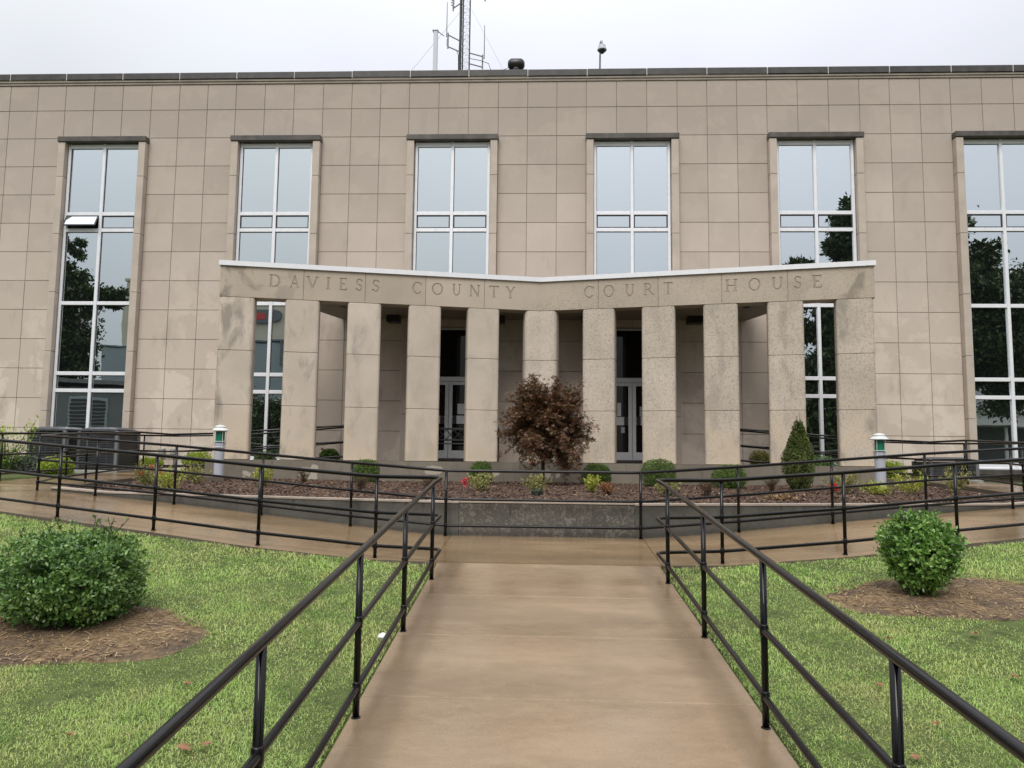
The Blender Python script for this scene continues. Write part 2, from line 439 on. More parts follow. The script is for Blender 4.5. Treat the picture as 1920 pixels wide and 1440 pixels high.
M['retain'] = mottled_wall('aggregate_wall', (0.075, 0.070, 0.058), (0.100, 0.092, 0.076), (0.225, 0.21, 0.18), 0.62)
M['retain_plain'] = mottled_wall('damp_wing_wall', (0.075, 0.073, 0.064), (0.115, 0.111, 0.096), (0.16, 0.155, 0.138), 0.25)
M['cap'] = simple('pale_wall_cap', (0.40, 0.34, 0.285), 0.6, var=0.15, scale=4)
def railmat():
    t = NT('black_painted_rail')
    c = t.mix(t.rng(t.noise(3, 3), 0.35, 0.7), (0.003, 0.003, 0.0034), (0.007, 0.006, 0.0058))
    t.base(c).spec(0.28).rough(t.rng(t.noise(40, 3, 0.6), 0.35, 0.7, 0.07, 0.18)).bump(t.noise(60, 3), 0.06, 0.001)
    return t.m
M['rail'] = railmat()
M['mulch'] = mulch_mat('bark_mulch', (0.035, 0.021, 0.016), (0.085, 0.050, 0.036), (0.12, 0.076, 0.048))
M['chip'] = leafmat('bark_chip', ((0.018, 0.010, 0.008), (0.055, 0.032, 0.024), (0.12, 0.070, 0.048), (0.17, 0.10, 0.066), (0.42, 0.31, 0.21)), rough=0.8, trans=0)
M['straw'] = mulch_mat('pine_straw', (0.115, 0.074, 0.042), (0.31, 0.21, 0.115), (0.085, 0.062, 0.050))
M['strawbit'] = leafmat('straw_bits', ((0.10, 0.062, 0.034), (0.30, 0.20, 0.105), (0.50, 0.37, 0.21)), rough=0.8, trans=0)
def lawnmat():
    t = NT('lawn_ground')
    c = t.mix(t.rng(t.noise(9, 5, 0.7), 0.35, 0.65), (0.050, 0.070, 0.022), (0.105, 0.130, 0.042))
    t.base(c).rough(0.9).spec(0.2).bump(t.noise(60, 4, 0.7), 0.6, 0.02)
    return t.m
M['lawn'] = lawnmat()
def grassmat():
    t = NT('grass_blades'); N, L = t.N, t.L
    big = t.rng(t.noise(1.1, 5, 0.65), 0.46, 0.68)
    tuft = t.rng(t.noise(2.6, 4, 0.6), 0.56, 0.66, 0, 0.75)
    fresh = t.mix(t.island(), (0.29, 0.47, 0.095), (0.59, 0.75, 0.26))
    dry = t.mix(t.island(), (0.40, 0.455, 0.13), (0.66, 0.65, 0.29))
    c = t.mix(big, fresh, dry)
    c = t.mix(tuft, c, t.mix(t.island(), (0.12, 0.27, 0.045), (0.28, 0.47, 0.10)))
    straw = t.rng(t.math('FRACT', t.math('MULTIPLY', t.island(), 17.3)), 0.86, 0.90)
    c = t.mix(t.math('MULTIPLY', straw, 0.7), c, (0.62, 0.52, 0.30))
    t.base(c).rough(0.5).spec(0.3)
    tr = N.new('ShaderNodeBsdfTranslucent'); L.new(c, tr.inputs[0])
    m = N.new('ShaderNodeMixShader'); m.inputs[0].default_value = 0.35
    L.new(t.b.outputs[0], m.inputs[1]); L.new(tr.outputs[0], m.inputs[2]); L.new(m.outputs[0], t.out.inputs[0])
    return t.m
M['grass'] = grassmat()
M['holly'] = leafmat('glossy_shrub_leaf', ((0.026, 0.066, 0.014), (0.072, 0.160, 0.032), (0.165, 0.29, 0.066), (0.36, 0.50, 0.18)), rough=0.27, trans=0.25, spec=0.5)
M['hollylite'] = leafmat('bright_shrub_leaf', ((0.040, 0.095, 0.016), (0.105, 0.225, 0.038), (0.21, 0.37, 0.075), (0.37, 0.52, 0.17)), rough=0.26, trans=0.32, spec=0.6)
M['boxwood'] = leafmat('boxwood_leaf', ((0.040, 0.075, 0.014), (0.090, 0.155, 0.026), (0.18, 0.27, 0.05)), rough=0.45, trans=0.2)
M['cypress'] = leafmat('arborvitae_leaf', ((0.042, 0.062, 0.013), (0.090, 0.120, 0.024), (0.17, 0.20, 0.045)), rough=0.6, trans=0.15)
M['maple'] = leafmat('maroon_maple_leaf', ((0.034, 0.014, 0.012), (0.085, 0.030, 0.024), (0.15, 0.115, 0.036), (0.18, 0.062, 0.046), (0.42, 0.19, 0.14)), rough=0.4, trans=0.18, spec=0.4)
M['yellow'] = leafmat('yellow_green_leaf', ((0.18, 0.22, 0.03), (0.38, 0.42, 0.065), (0.60, 0.58, 0.16)), rough=0.5, trans=0.3)
M['lime'] = leafmat('lime_leaf', ((0.16, 0.25, 0.025), (0.34, 0.45, 0.05), (0.55, 0.62, 0.11)), rough=0.45, trans=0.35)
M['olive'] = leafmat('pale_rose_leaf', ((0.15, 0.17, 0.045), (0.30, 0.30, 0.10), (0.48, 0.42, 0.20)), rough=0.5, trans=0.3)
M['dry'] = leafmat('dry_brown_leaf', ((0.05, 0.030, 0.018), (0.11, 0.065, 0.035), (0.19, 0.115, 0.062)), rough=0.8, trans=0.1)
M['rust'] = leafmat('rust_leaf', ((0.16, 0.07, 0.03), (0.28, 0.13, 0.055), (0.40, 0.22, 0.10)), rough=0.6, trans=0.2)
M['pink'] = leafmat('pink_petal', ((0.55, 0.06, 0.09), (0.72, 0.11, 0.14), (0.80, 0.22, 0.25)), rough=0.5, trans=0.3)
M['red'] = leafmat('red_petal', ((0.55, 0.015, 0.03), (0.70, 0.03, 0.05), (0.78, 0.08, 0.09)), rough=0.5, trans=0.3)
M['orange'] = leafmat('orange_petal', ((0.50, 0.12, 0.05), (0.62, 0.20, 0.09)), rough=0.5, trans=0.3)
M['greyleaf'] = leafmat('grey_green_leaf', ((0.05, 0.065, 0.05), (0.11, 0.13, 0.10), (0.18, 0.20, 0.16)), rough=0.6, trans=0.2)
M['treeleaf'] = leafmat('dark_tree_leaf', ((0.014, 0.028, 0.009), (0.034, 0.062, 0.018), (0.085, 0.12, 0.036)), rough=0.45, trans=0.15, pscale=0.6)
M['bark'] = simple('bark', (0.055, 0.043, 0.034), 0.9, var=0.35, scale=12, bump=0.5)
M['deadleaf'] = leafmat('fallen_leaf', ((0.22, 0.10, 0.05), (0.36, 0.19, 0.10)), rough=0.6, trans=0.1)
M['bollard'] = simple('bollard_grey_paint', (0.42, 0.43, 0.49), 0.45, var=0.05)
M['bollardcap'] = simple('bollard_pale_cap', (0.62, 0.64, 0.62), 0.45, var=0.12, scale=9)
M['greenlens'] = simple('green_lens', (0.006, 0.150, 0.088), 0.25, var=0.18, scale=7)
M['acbody'] = simple('charcoal_ac_metal', (0.075, 0.078, 0.088), 0.5, 0.2, var=0.15)
M['aclite'] = simple('grey_ac_metal', (0.17, 0.175, 0.185), 0.5, 0.2, var=0.1)
M['greymetal'] = simple('galvanised_steel', (0.16, 0.17, 0.175), 0.5, 0.4, var=0.15, scale=9)
M['darkmetal'] = simple('dark_lattice_steel', (0.045, 0.048, 0.05), 0.55, 0.2, var=0.2)
M['whitepole'] = simple('pale_pole_paint', (0.55, 0.56, 0.60), 0.5, var=0.04)
M['camwhite'] = simple('camera_housing', (0.50, 0.52, 0.55), 0.45, var=0.05)
M['utility'] = simple('utility_grey', (0.30, 0.29, 0.27), 0.6, var=0.12)
M['asphalt'] = simple('asphalt', (0.045, 0.045, 0.047), 0.45, var=0.2, scale=3, bump=0.3)
M['sidewalk'] = wet_concrete('street_sidewalk', (0.19, 0.165, 0.135), (0.25, 0.22, 0.18))
M['tanwall'] = simple('tan_stucco', (0.46, 0.43, 0.34), 0.8, var=0.05, scale=0.5)
M['greywall'] = simple('blue_grey_siding', (0.23, 0.27, 0.29), 0.75, var=0.06, scale=0.5)
M['darkgrey'] = simple('dark_grey_siding', (0.11, 0.12, 0.125), 0.75, var=0.08, scale=0.5)
M['whitewall'] = simple('white_clapboard', (0.62, 0.63, 0.62), 0.7, var=0.04)
M['signred'] = simple('sign_red', (0.42, 0.035, 0.04), 0.5)
M['signgrey'] = simple('sign_grey', (0.10, 0.11, 0.12), 0.5)
M['slate'] = simple('slate_roof', (0.12, 0.12, 0.125), 0.7, var=0.2, scale=4)

# ------------------------------------------------------------------ levels and plan of the site
D = 20.6                     # plane of the facade
XS = 0.05                    # axis of the paths
def mir(p, s):               # s = +1 right half, -1 the mirrored left half
    return (XS + s*(p[0]-XS), p[1], p[2])
def walk_z(y): return -0.1012 + 0.0903*max(y, -3.0)
def walk_c(y): return 0.139 - 0.0101*y            # the walk runs a touch askew
OUT = [(1.24,8.14,.634),(1.95,8.20,.640),(3.25,8.42,.72),(4.65,8.82,.83),(6.10,9.24,.93),(7.55,9.70,1.03),(9.05,10.3,1.11),
       (10.05,11.6,1.16),(10.2,13.8,1.20),(10.15,16.0,1.26),(9.95,18.6,1.30),(9.40,19.28,1.31),(7.60,19.36,1.36),(4.90,19.36,1.60)]
INN = [(1.36,10.64,.66),(1.95,10.74,.69),(2.70,10.90,.75),(4.05,11.24,.85),(5.60,11.62,.97),(7.05,11.98,1.06),(8.05,12.22,1.12),
       (8.20,13.0,1.16),(8.26,13.8,1.19),(8.42,15.9,1.26),(8.36,17.3,1.30),(8.05,17.62,1.31),(7.60,17.80,1.36),(4.90,18.40,1.60)]
LK = 0.040
def front_y(ax):
    xs = [0] + [p[0] for p in OUT[:8]] + [60]; ys = [8.14] + [p[1] for p in OUT[:8]] + [11.6]
    return float(np.interp(ax, xs, ys))
def lawn_h(x, y):
    ax = abs(x - XS)
    base = -0.136 + 0.0903*max(y, -3.0) + LK*max(0.0, ax-1.2)*min(1.0, max(0.0, y/8.5))
    return min(base, 1.24)
def lawn_z(x, y):
    ax = abs(x - XS)
    if ax < 10.0 and y > front_y(ax) + 0.06: return lawn_h(x, front_y(ax)) - 0.45
    if abs(x - walk_c(y)) < 1.19 and y > -3: return lawn_h(x, y) - 0.25
    return lawn_h(x, y) + 0.012*mnoise.noise(Vector((x*1.3, y*1.3, 0)))

# ------------------------------------------------------------------ ground
def build_ground():
    xs = sorted(set([-400, -200, -100, -60] + [round(-45 + i*1.5, 3) for i in range(61)] + [60, 100, 200, 400]
                    + [round(-11 + i*0.2, 3) for i in range(111)] + [XS-1.2, XS+1.2, XS-1.24, XS+1.24]))
    ys = sorted(set([-400, -200, -100, -60, -30, -16, -8, -5, -3] + [round(-2.5 + i*0.25, 3) for i in range(60)] + [13, 14.5, 16, 18, 20.4, 24, 40, 100, 400]))
    V = [(x, y, lawn_z(x, y) if y < 20.5 else -0.5) for y in ys for x in xs]
    n = len(xs)
    F = [(j*n+i, j*n+i+1, (j+1)*n+i+1, (j+1)*n+i) for j in range(len(ys)-1) for i in range(n-1)]
    mb = MB(); mb.add(V, F); o = mb.build('lawn', M['lawn'], smooth=True); tag(o, kind='structure')
    # street, sidewalk behind the camera
    z = lawn_h(0, -10)
    mb = MB(); mb.box(-80, 80, -5.2, -3.02, z-0.2, z+0.02); tag(mb.build('sidewalk', M['sidewalk']), kind='structure')
    mb = MB(); mb.box(-80, 80, -24, -16, z-0.2, z+0.012); tag(mb.build('street', M['asphalt']), kind='structure')
build_ground()

def build_walk():
    # one slab per pour, so that the tooled joints are real gaps
    joints = [-3.0, -1.4, 0.2, 1.75, 3.2, 4.66, 5.80, 6.88, 8.125]
    hw = 1.16
    def sh(x, y): return walk_c(y) + x
    a, b = -3.0, 8.12
    root = tag(MB().add([(sh(-hw,a),a,walk_z(a)-.10),(sh(hw,a),a,walk_z(a)-.10),(sh(hw,b),b,walk_z(b)-.10),(sh(-hw,b),b,walk_z(b)-.10),
        (sh(-hw,a),a,walk_z(a)-.3),(sh(hw,a),a,walk_z(a)-.3),(sh(hw,b),b,walk_z(b)-.3),(sh(-hw,b),b,walk_z(b)-.3)],
        [(0,1,2,3),(4,7,6,5),(0,4,5,1),(1,5,6,2),(2,6,7,3),(3,7,4,0)]).build('walkway', M['edge']), kind='structure')
    for a, b in zip(joints[:-1], joints[1:]):
        g = 0.005; a2, b2 = a+g, b-g
        za, zb = walk_z(a2), walk_z(b2); e = 0.012
        nx = 6; V = []; F = []
        prof = [(-hw, -0.2), (-hw, -e)] + [(-hw + e + (2*hw-2*e)*k/nx, 0.0) for k in range(nx+1)] + [(hw, -e), (hw, -0.2)]
        for (yy, zz, drop) in ((a2, za, -0.2), (a2, za, -0.006), (a2+0.008, za, 0), (b2-0.008, zb, 0), (b2, zb, -0.006), (b2, zb, -0.2)):
            for (x, dz) in prof: V.append((sh(x, yy), yy, zz + min(dz, drop) if dz > -0.19 else zz-0.2))
        m = len(prof)
        F = [(j*m+i, j*m+i+1, (j+1)*m+i+1, (j+1)*m+i) for j in range(5) for i in range(m-1)]
        mb = MB(); mb.add(V, F); mb.build('concrete_slab', M['walk'], root)
    # landing
    mb = MB()
    c = XS
    poly = [(c-1.185,8.14,.634),(c+1.185,8.14,.634),(c+1.305,10.65,.66),(c-1.305,10.65,.66)]
    V = [(x, y, z) for x, y, z in poly] + [(x, y, z-0.3) for x, y, z in poly]
    mb.add(V, [(0,1,2,3),(0,4,5,1),(1,5,6,2),(2,6,7,3),(3,7,4,0)])
    tag(mb.build('landing', M['path']), kind='structure')
    # the two path wings: one slab per panel
    for s in (1, -1):
        root = None
        for i in range(len(OUT)-1):
            a, b, c2, d = (mir(OUT[i], s), mir(OUT[i+1], s), mir(INN[i+1], s), mir(INN[i], s))
            pts = [Vector(p) for p in (a, b, c2, d)]
            cen = sum(pts, Vector())/4
            pts = [p + (cen-p).normalized()*0.006 if i < 12 else p for p in pts]
            top = pts + []
            V = [tuple(p) for p in top] + [(p.x, p.y, p.z-0.35) for p in top]
            F = [(0,1,2,3),(0,4,5,1),(1,5,6,2),(2,6,7,3),(3,7,4,0)]
            if s > 0: pass
            else: F = [f[::-1] for f in F]
            mi = [0, 1, 0, 1, 0]
            mb = MB()
            for f, k in zip(F, mi): mb.add([V[q] for q in f], [tuple(range(4))], k)
            if root is None:
                root = tag(mb.build('path', [M['path'], M['edge']]), kind='structure')
            else:
                mb.build('concrete_slab', [M['path'], M['edge']], root)
build_walk()

# ------------------------------------------------------------------ planting bed
def plinth_front(x): return 18.86 - 0.228*abs(x + 0.08)
def wall_line(ax):
    return float(np.interp(ax, [0] + [p[0] for p in INN[:7]], [10.64] + [p[1] for p in INN[:7]]))
def bed_z(x, y):
    ax = abs(x - XS); f = wall_line(min(ax, 8.0))
    t = min(1, max(0, (y-f)/6.5))
    return 1.085 + 0.055*t + 0.10*max(0, (ax-4.0)/3.5)*t
def mulch_z(x, y): return bed_z(x, y) + 0.022*mnoise.noise(Vector((x*5, y*5, 1))) + 0.02*mnoise.noise(Vector((x*14, y*14, 3)))
def build_bed():
    V = []; F = []; nx, ny = 120, 46
    for i in range(nx+1):
        x = XS - 8.3 + 16.6*i/nx; ax = abs(x-XS)
        f = wall_line(min(ax, 8.0)) + 0.17
        if ax > 8.0: f = 12.3
        b = plinth_front(x) + 0.03
        for j in range(ny+1):
            y = f + (b-f)*j/ny
            V.append((x, y, mulch_z(x, y)))
    n = ny+1
    for i in range(nx):
        for j in range(ny): F.append((i*n+j, (i+1)*n+j, (i+1)*n+j+1, i*n+j+1))
    mb = MB(); mb.add(V, F); tag(mb.build('mulch_bed', M['mulch'], smooth=True), kind='structure')
    # loose chips
    rg = np.random.default_rng(3); N = 26000
    x = rg.uniform(XS-8.1, XS+8.1, N); t = rg.uniform(0, 1, N)**1.3
    f = np.array([wall_line(min(abs(a-XS), 8.0)) + 0.2 for a in x]); b = np.array([plinth_front(a) for a in x])
    y = f + (b-f)*t; z = np.array([mulch_z(a, c) for a, c in zip(x, y)]) + 0.008
    chips('mulch_chips', x, y, z, rg, 0.050, 0.018, M['chip'], 'loose dark bark chips covering the raised bed', 'mulch')
    # retaining wall round the front of the bed
    w = thing('retaining_wall', 'low dark grey concrete wall holding back the mulch bed', 'wall', (XS, 10.5, 0.66))
    def run(pts, top, name, mat, cap):
        for k in range(len(pts)-1):
            a, b = pts[k], pts[k+1]
            mb = MB()
            dx, dy = b[0]-a[0], b[1]-a[1]; l = math.hypot(dx, dy); nx_, ny_ = -dy/l*0.17, dx/l*0.17
            if ny_ < 0: nx_, ny_ = -nx_, -ny_
            za, zb = max(top, a[2]+0.03), max(top, b[2]+0.03)
            P = [(a[0],a[1],a[2]-.12),(b[0],b[1],b[2]-.12),(b[0]+nx_,b[1]+ny_,b[2]-.12),(a[0]+nx_,a[1]+ny_,a[2]-.12)]
            T = [(a[0],a[1],za),(b[0],b[1],zb),(b[0]+nx_,b[1]+ny_,zb),(a[0]+nx_,a[1]+ny_,za)]
            fa = [(0,3,2,1),(4,5,6,7),(0,1,5,4),(1,2,6,5),(2,3,7,6),(3,0,4,7)]
            mb.add(P+T, fa); o = mb.build(name, mat, w)
            if cap:
                mb = MB(); e = 0.012
                C0 = [(p[0]-nx_/0.17*e*(1 if q in (0,1) else -1), p[1]-ny_/0.17*e*(1 if q in (0,1) else -1), p[2]+0.003) for q, p in enumerate(T)]
                mb.add(C0 + [(p[0], p[1], p[2]+0.024) for p in C0], fa); mb.build('wall_cap', M['cap'], o)
    c = [(XS-1.2,10.64,.66),(XS+1.2,10.64,.66)]
    run(c, 1.105, 'wall_panel', M['retain'], True)
    for s in (1, -1):
        P = [(XS+s*1.205, 10.64, .66)] + [mir(p, s) for p in INN[:7]]
        if s < 0: P = P[::-1]
        run(P, 1.095, 'wing_wall', M['retain_plain'], True)
def chips(name, x, y, z, rg, ln, wd, mat, label, cat, flat=0.5, parent=None):
    N = len(x); a = rg.uniform(0, 2*np.pi, N); L = ln*rg.uniform(0.4, 1.4, N); W = wd*rg.uniform(0.5, 1.5, N)
    tl = rg.uniform(-flat, flat, N); ca, sa = np.cos(a), np.sin(a)
    d = np.stack([ca*np.cos(tl), sa*np.cos(tl), np.sin(tl)], 1)*L[:, None]*0.5
    r = rg.uniform(-flat, flat, N)
    s = np.stack([-sa*np.cos(r), ca*np.cos(r), np.sin(r)], 1)*W[:, None]*0.5
    c = np.stack([x, y, z], 1)
    V = np.stack([c-d-s, c+d-s, c+d+s, c-d+s], 1).reshape(-1, 3)
    Q = np.arange(4*N).reshape(-1, 4)
    o = link(name, fast_mesh(name, V, quads=Q, mats=[mat]), parent)
    if parent is None: tag(o, label, cat)
    o['kind'] = 'stuff'; return o
build_bed()

# ------------------------------------------------------------------ courthouse
XW = [-0.095 + 4.958*(k-2.5) for k in range(-1, 7)]      # window centres; the six in view are 1..6
WHALF = 1.255                                            # half width of a window surround
PZ = [11.462 - 0.8235*k for k in range(13)]              # horizontal joints
def build_courthouse():
    ch = thing('courthouse', 'beige limestone courthouse with tall mirrored windows and dark coping', 'building', (XS, D, 1.3))
    x0, x1 = XW[0]-WHALF-2.45, XW[-1]+WHALF+2.45
    # backing wall with openings left out
    mb = MB(); by0, by1 = D+0.022, D+0.5
    edges = [x0]
    for c in XW: edges += [c-1.09, c+1.09]
    edges.append(x1)
    for i in range(0, len(edges), 2): mb.box(edges[i], edges[i+1], by0, by1, 0.2, 10.46)
    mb.box(x0, x1, by0, by1, 10.46, 12.21)
    for c in XW: mb.box(c-1.09, c+1.09, by0+0.08, by1, 0.2, 1.55)
    wall = mb.build('wall', M['mortar'], ch)
    mb = MB(); mb.box(x0, x1, by1, by1+14, 11.7, 11.95); mb.build('roof', M['roof'], ch)
    mb = MB()
    mb.box(x0, x0+0.4, by1, by1+14, 0.2, 12.3); mb.box(x1-0.4, x1, by1, by1+14, 0.2, 12.3); mb.box(x0, x1, by1+14, by1+14.3, 0.2, 12.3)
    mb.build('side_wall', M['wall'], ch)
    # stone panels
    cells = []
    def row(xa, xb, n, za, zb):
        w = (xb-xa)/n
        for i in range(n): cells.append((xa+i*w, xa+(i+1)*w, za, zb))
    rows_top = [(PZ[0], 12.207), (PZ[1], PZ[0])]
    bays = [(x0, XW[0]-WHALF)] + [(XW[i]+WHALF, XW[i+1]-WHALF) for i in range(len(XW)-1)] + [(XW[-1]+WHALF, x1)]
    for (za, zb) in rows_top:
        for (a, b) in bays: row(a, b, 3, za, zb)
        for c in XW: row(c-WHALF, c+WHALF, 3, za, zb)
    for k in range(1, 12):
        for (a, b) in bays: row(a, b, 3, PZ[k+1], PZ[k])
    for (a, b) in bays: row(a, b, 3, 1.22, PZ[12])
    # the canopy zone between the upper lights and the entrance doors
    for c in (XW[3], XW[4]): row(c-1.09, c+1.09, 2, 5.26, 5.87)
    vis = [c for c in cells if -16.6 < (c[0]+c[1])/2 < 13.2]
    hid = [c for c in cells if c not in vis]
    # most of what the colonnade hides is not worth a piece of its own
    def key(c): return (abs(c[0]+c[1]) < 13.0 and c[3] < 5.3, c[2] < 1.6, abs(c[0]+c[1]))
    vis.sort(key=key)
    keep, rest = vis[:300], vis[300:] + hid
    cache = {}; g = 0.006
    rr = random.Random(5)
    def panel_mesh(w, h):
        k = (round(w, 3), round(h, 3))
        if k not in cache:
            mb = MB(); e = 0.005; x, z = w/2-g, h/2-g
            V = [(-x,.024,-z),(x,.024,-z),(x,.024,z),(-x,.024,z),(-x,e-.0,-z),(x,e,-z),(x,e,z),(-x,e,z),
                 (-x+e,0,-z+e),(x-e,0,-z+e),(x-e,0,z-e),(-x+e,0,z-e)]
            F = [(8,9,10,11)]
            for i in range(4):
                j = (i+1) % 4; F += [(4+i, 4+j, 8+j, 8+i), (i, j, 4+j, 4+i)]
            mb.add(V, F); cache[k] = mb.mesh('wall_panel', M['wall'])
        return cache[k]
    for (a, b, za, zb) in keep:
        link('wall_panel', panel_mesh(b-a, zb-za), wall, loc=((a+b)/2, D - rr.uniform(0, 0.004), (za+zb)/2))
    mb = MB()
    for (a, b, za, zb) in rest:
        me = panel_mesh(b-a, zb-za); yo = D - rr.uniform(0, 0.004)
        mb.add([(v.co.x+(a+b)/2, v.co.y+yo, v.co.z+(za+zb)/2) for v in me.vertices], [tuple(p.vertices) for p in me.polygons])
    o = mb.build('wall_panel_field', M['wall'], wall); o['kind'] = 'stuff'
    # parapet: two-step moulding and coping stones with pale joints
    mb = MB()
    mb.bevbox(x0-0.05, x1+0.05, D-0.03, D+0.45, 12.209, 12.272, 0.012)
    mb.bevbox(x0-0.05, x1+0.05, D-0.055, D+0.45, 12.274, 12.343, 0.012)
    par = mb.build('parapet_moulding', M['mould'], ch)
    mb = MB(); mb.box(x0-0.05, x1+0.05, D-0.072, D+0.44, 12.346, 12.528); mb.build('coping_joint', M['palemortar'], par)
    cw = 1.652; n = int((x1-x0)/cw)+1; c0 = -0.503 - cw*round((-0.503-x0)/cw) - cw
    cm = {}
    for i in range(n+2):
        a, b = c0+i*cw, c0+(i+1)*cw
        a, b = max(a, x0-0.08), min(b, x1+0.08)
        if b-a < 0.2: continue
        k = round(b-a, 3)
        if k not in cm:
            mb = MB(); w = (b-a)/2-0.012
            mb.bevbox(-w, w, -0.085, 0.46, -0.095, 0.095, 0.01); cm[k] = mb.mesh('coping_stone', M['coping'])
        link('coping_stone', cm[k], par, loc=((a+b)/2, D, 12.441 + rr.uniform(-.004, .004)))
    # windows
    ZB = [10.39, 8.427, 7.958, 5.879, 3.912, 3.438, 1.64]
    FY = D + 0.02
    for wi, c in enumerate(XW):
        door = wi in (3, 4)
        bars = ZB[:4] if door else ZB
        zb = bars[-1]
        hw = 1.045; fw = 0.036
        mb = MB()
        mb.bevbox(c-hw, c-hw+0.075, FY-0.05, FY+0.06, zb-0.03, 10.46, 0.006)
        mb.bevbox(c+hw-0.075, c+hw, FY-0.05, FY+0.06, zb-0.03, 10.46, 0.006)
        mb.bevbox(c-0.043, c+0.043, FY-0.055, FY+0.06, zb-0.03, 10.46, 0.006)
        for i, z in enumerate(bars):
            h = 0.050 if i else 0.06
            for (a, b) in ((c-hw+0.076, c-0.044), (c+0.044, c+hw-0.076)):
                mb.bevbox(a, b, FY-0.048, FY+0.05, z-h, z+h, 0.006)
        if not door: mb.bevbox(c-hw-0.02, c+hw+0.02, FY-0.075, FY+0.05, 1.56, 1.606, 0.006)
        win = mb.build('window', M['frame'], ch)
        # panes and ventilator sashes
        for si, (a, b) in enumerate(((c-hw+0.074, c-0.042), (c+0.042, c+hw-0.074))):
            for i in range(len(bars)-1):
                zt, zl = bars[i]-0.048, bars[i+1]+0.048
                w, h = b-a, zt-zl
                if i == 1:
                    openv = (wi == 1 and si == 0)
                    mb = MB(); e = 0.035
                    mb.box(-w/2, w/2, -.012, .012, -e, 0); mb.box(-w/2, w/2, -.012, .012, -h, -h+e)
                    mb.box(-w/2, -w/2+e, -.0115, .0115, -h+e, -e); mb.box(w/2-e, w/2, -.0115, .0115, -h+e, -e)
                    sash = link('vent_sash', mb.mesh('vent_sash', M['gasket']), win, loc=((a+b)/2, FY-0.012, zt))
                    mb = MB(); mb.box(-w/2+e+.003, w/2-e-.003, -.004, .004, -h+e+.003, -e-.003)
                    if openv:
                        rot = math.radians(-27)
                        sash.rotation_euler = (rot, 0, 0); sash.location.y = FY-0.05
                        sash['label'] = 'ventilator pane swung open'
                        m2 = MB(); m2.box(a, b, FY+0.10, FY+0.12, zl, zt); m2.build('vent_opening', M['black'], win)
                        m2 = MB(); m2.v = [Matrix.Rotation(rot, 3, 'X') @ Vector(p) + Vector(((a+b)/2, FY-0.05, zt)) for p in mb.v]
                        m2.f = mb.f; m2.mi = mb.mi; m2.v = [tuple(p) for p in m2.v]
                        m2.build('pane', M['glass'], win)
                    else:
                        link('pane', mb.mesh('pane', M['glass']), win, loc=((a+b)/2, FY-0.010, zt))
                    continue
                # slight tilt, pane by pane
                tx, tz = rr.uniform(-.0012, .0012), rr.uniform(-.0012, .0012)
                V = [((a+b)/2 + sx*w/2, FY + sx*w/2*tz + sz*h/2*tx, (zt+zl)/2 + sz*h/2) for (sx, sz) in ((-1,-1),(1,-1),(1,1),(-1,1))]
                V += [(x, y+0.008, z) for x, y, z in V]
                mb = MB(); mb.add(V, [(0,1,2,3),(4,7,6,5),(0,4,5,1),(1,5,6,2),(2,6,7,3),(3,7,4,0)])
                mb.build('pane', M['glass'], win)
                mb = MB(); e = 0.016                      # dark glazing bead
                mb.box(a, a+e, FY-0.012, FY-0.003, zl, zt); mb.box(a+e, b, FY-0.012, FY-0.003, zt-e, zt)
                mb.build('glazing_bead', M['gasket'], win)
        # stone surround
        zj = [10.462] + [11.11-1.65*k for k in range(1, 6)] + [1.22]
        for s in (-1, 1):
            xa, xb = sorted((c+s*1.06, c+s*WHALF))
            for k in range(len(zj)-1):
                mb = MB(); mb.bevbox(xa, xb, D-0.19, D+0.35, zj[k+1]+0.004, zj[k]-0.004, 0.008)
                mb.build('jamb_stone', M['jamb'], win)
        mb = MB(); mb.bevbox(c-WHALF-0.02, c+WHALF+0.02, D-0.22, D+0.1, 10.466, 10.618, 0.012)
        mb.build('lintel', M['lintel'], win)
        mb = MB(); mb.box(c-1.059, c+1.059, FY+0.062, FY+0.30, 10.30, 10.455); mb.build('head_stone', M['jamb'], win)
        if not door:
            mb = MB(); mb.bevbox(c-1.059, c+1.059, D-0.16, D+0.1, 1.42, 1.554, 0.01); mb.build('sill', M['lintel'], win)
        else:
            mb = MB(); mb.box(c-1.088, c+1.088, FY+0.12, FY+0.3, 5.25, 5.9); mb.build('spandrel', M['mortar'], win)
    # entrances under the canopy
    for side, c in ((-1, XW[3]), (1, XW[4])):
        yd = D+0.16
        mb = MB()
        mb.bevbox(c-1.058, c-0.975, yd-.05, yd+.05, 1.62, 5.25, .006); mb.bevbox(c+.975, c+1.058, yd-.05, yd+.05, 1.62, 5.25, .006)
        mb.bevbox(c-.974, c+.974, yd-.045, yd+.05, 5.195, 5.25, .006)
        mb.bevbox(c-.974, c+.974, yd-.05, yd+.05, 3.775, 3.905, .006)
        ent = mb.build('entrance', M['doorframe'], ch)
        mb = MB(); mb.box(c-.973, c+.973, yd-.004, yd+.004, 3.906, 5.194); mb.build('transom_pane', M['doorglass'], ent)
        mb = MB(); mb.bevbox(c-.974, c+.974, yd-.09, yd+.06, 1.618, 1.688, .01); mb.build('threshold', M['coping'], ent)
        for s in (-1, 1):
            xa, xb = sorted((c+s*0.006, c+s*0.970)); z0, z1 = 1.695, 3.768
            mb = MB(); y0, y1 = yd-.03, yd+.02
            mb.box(xa, xa+.095, y0, y1, z0, z1); mb.box(xb-.095, xb, y0, y1, z0, z1)
            mb.box(xa+.095, xb-.095, y0+.001, y1, z1-.085, z1); mb.box(xa+.095, xb-.095, y0+.001, y1, z0, z0+.21)
            leaf = mb.build('door', M['doorframe'], ent)
            mb = MB(); mb.box(xa+.096, xb-.096, y0+.016, y0+.024, z0+.211, z1-.086); mb.build('pane', M['doorglass'], leaf)
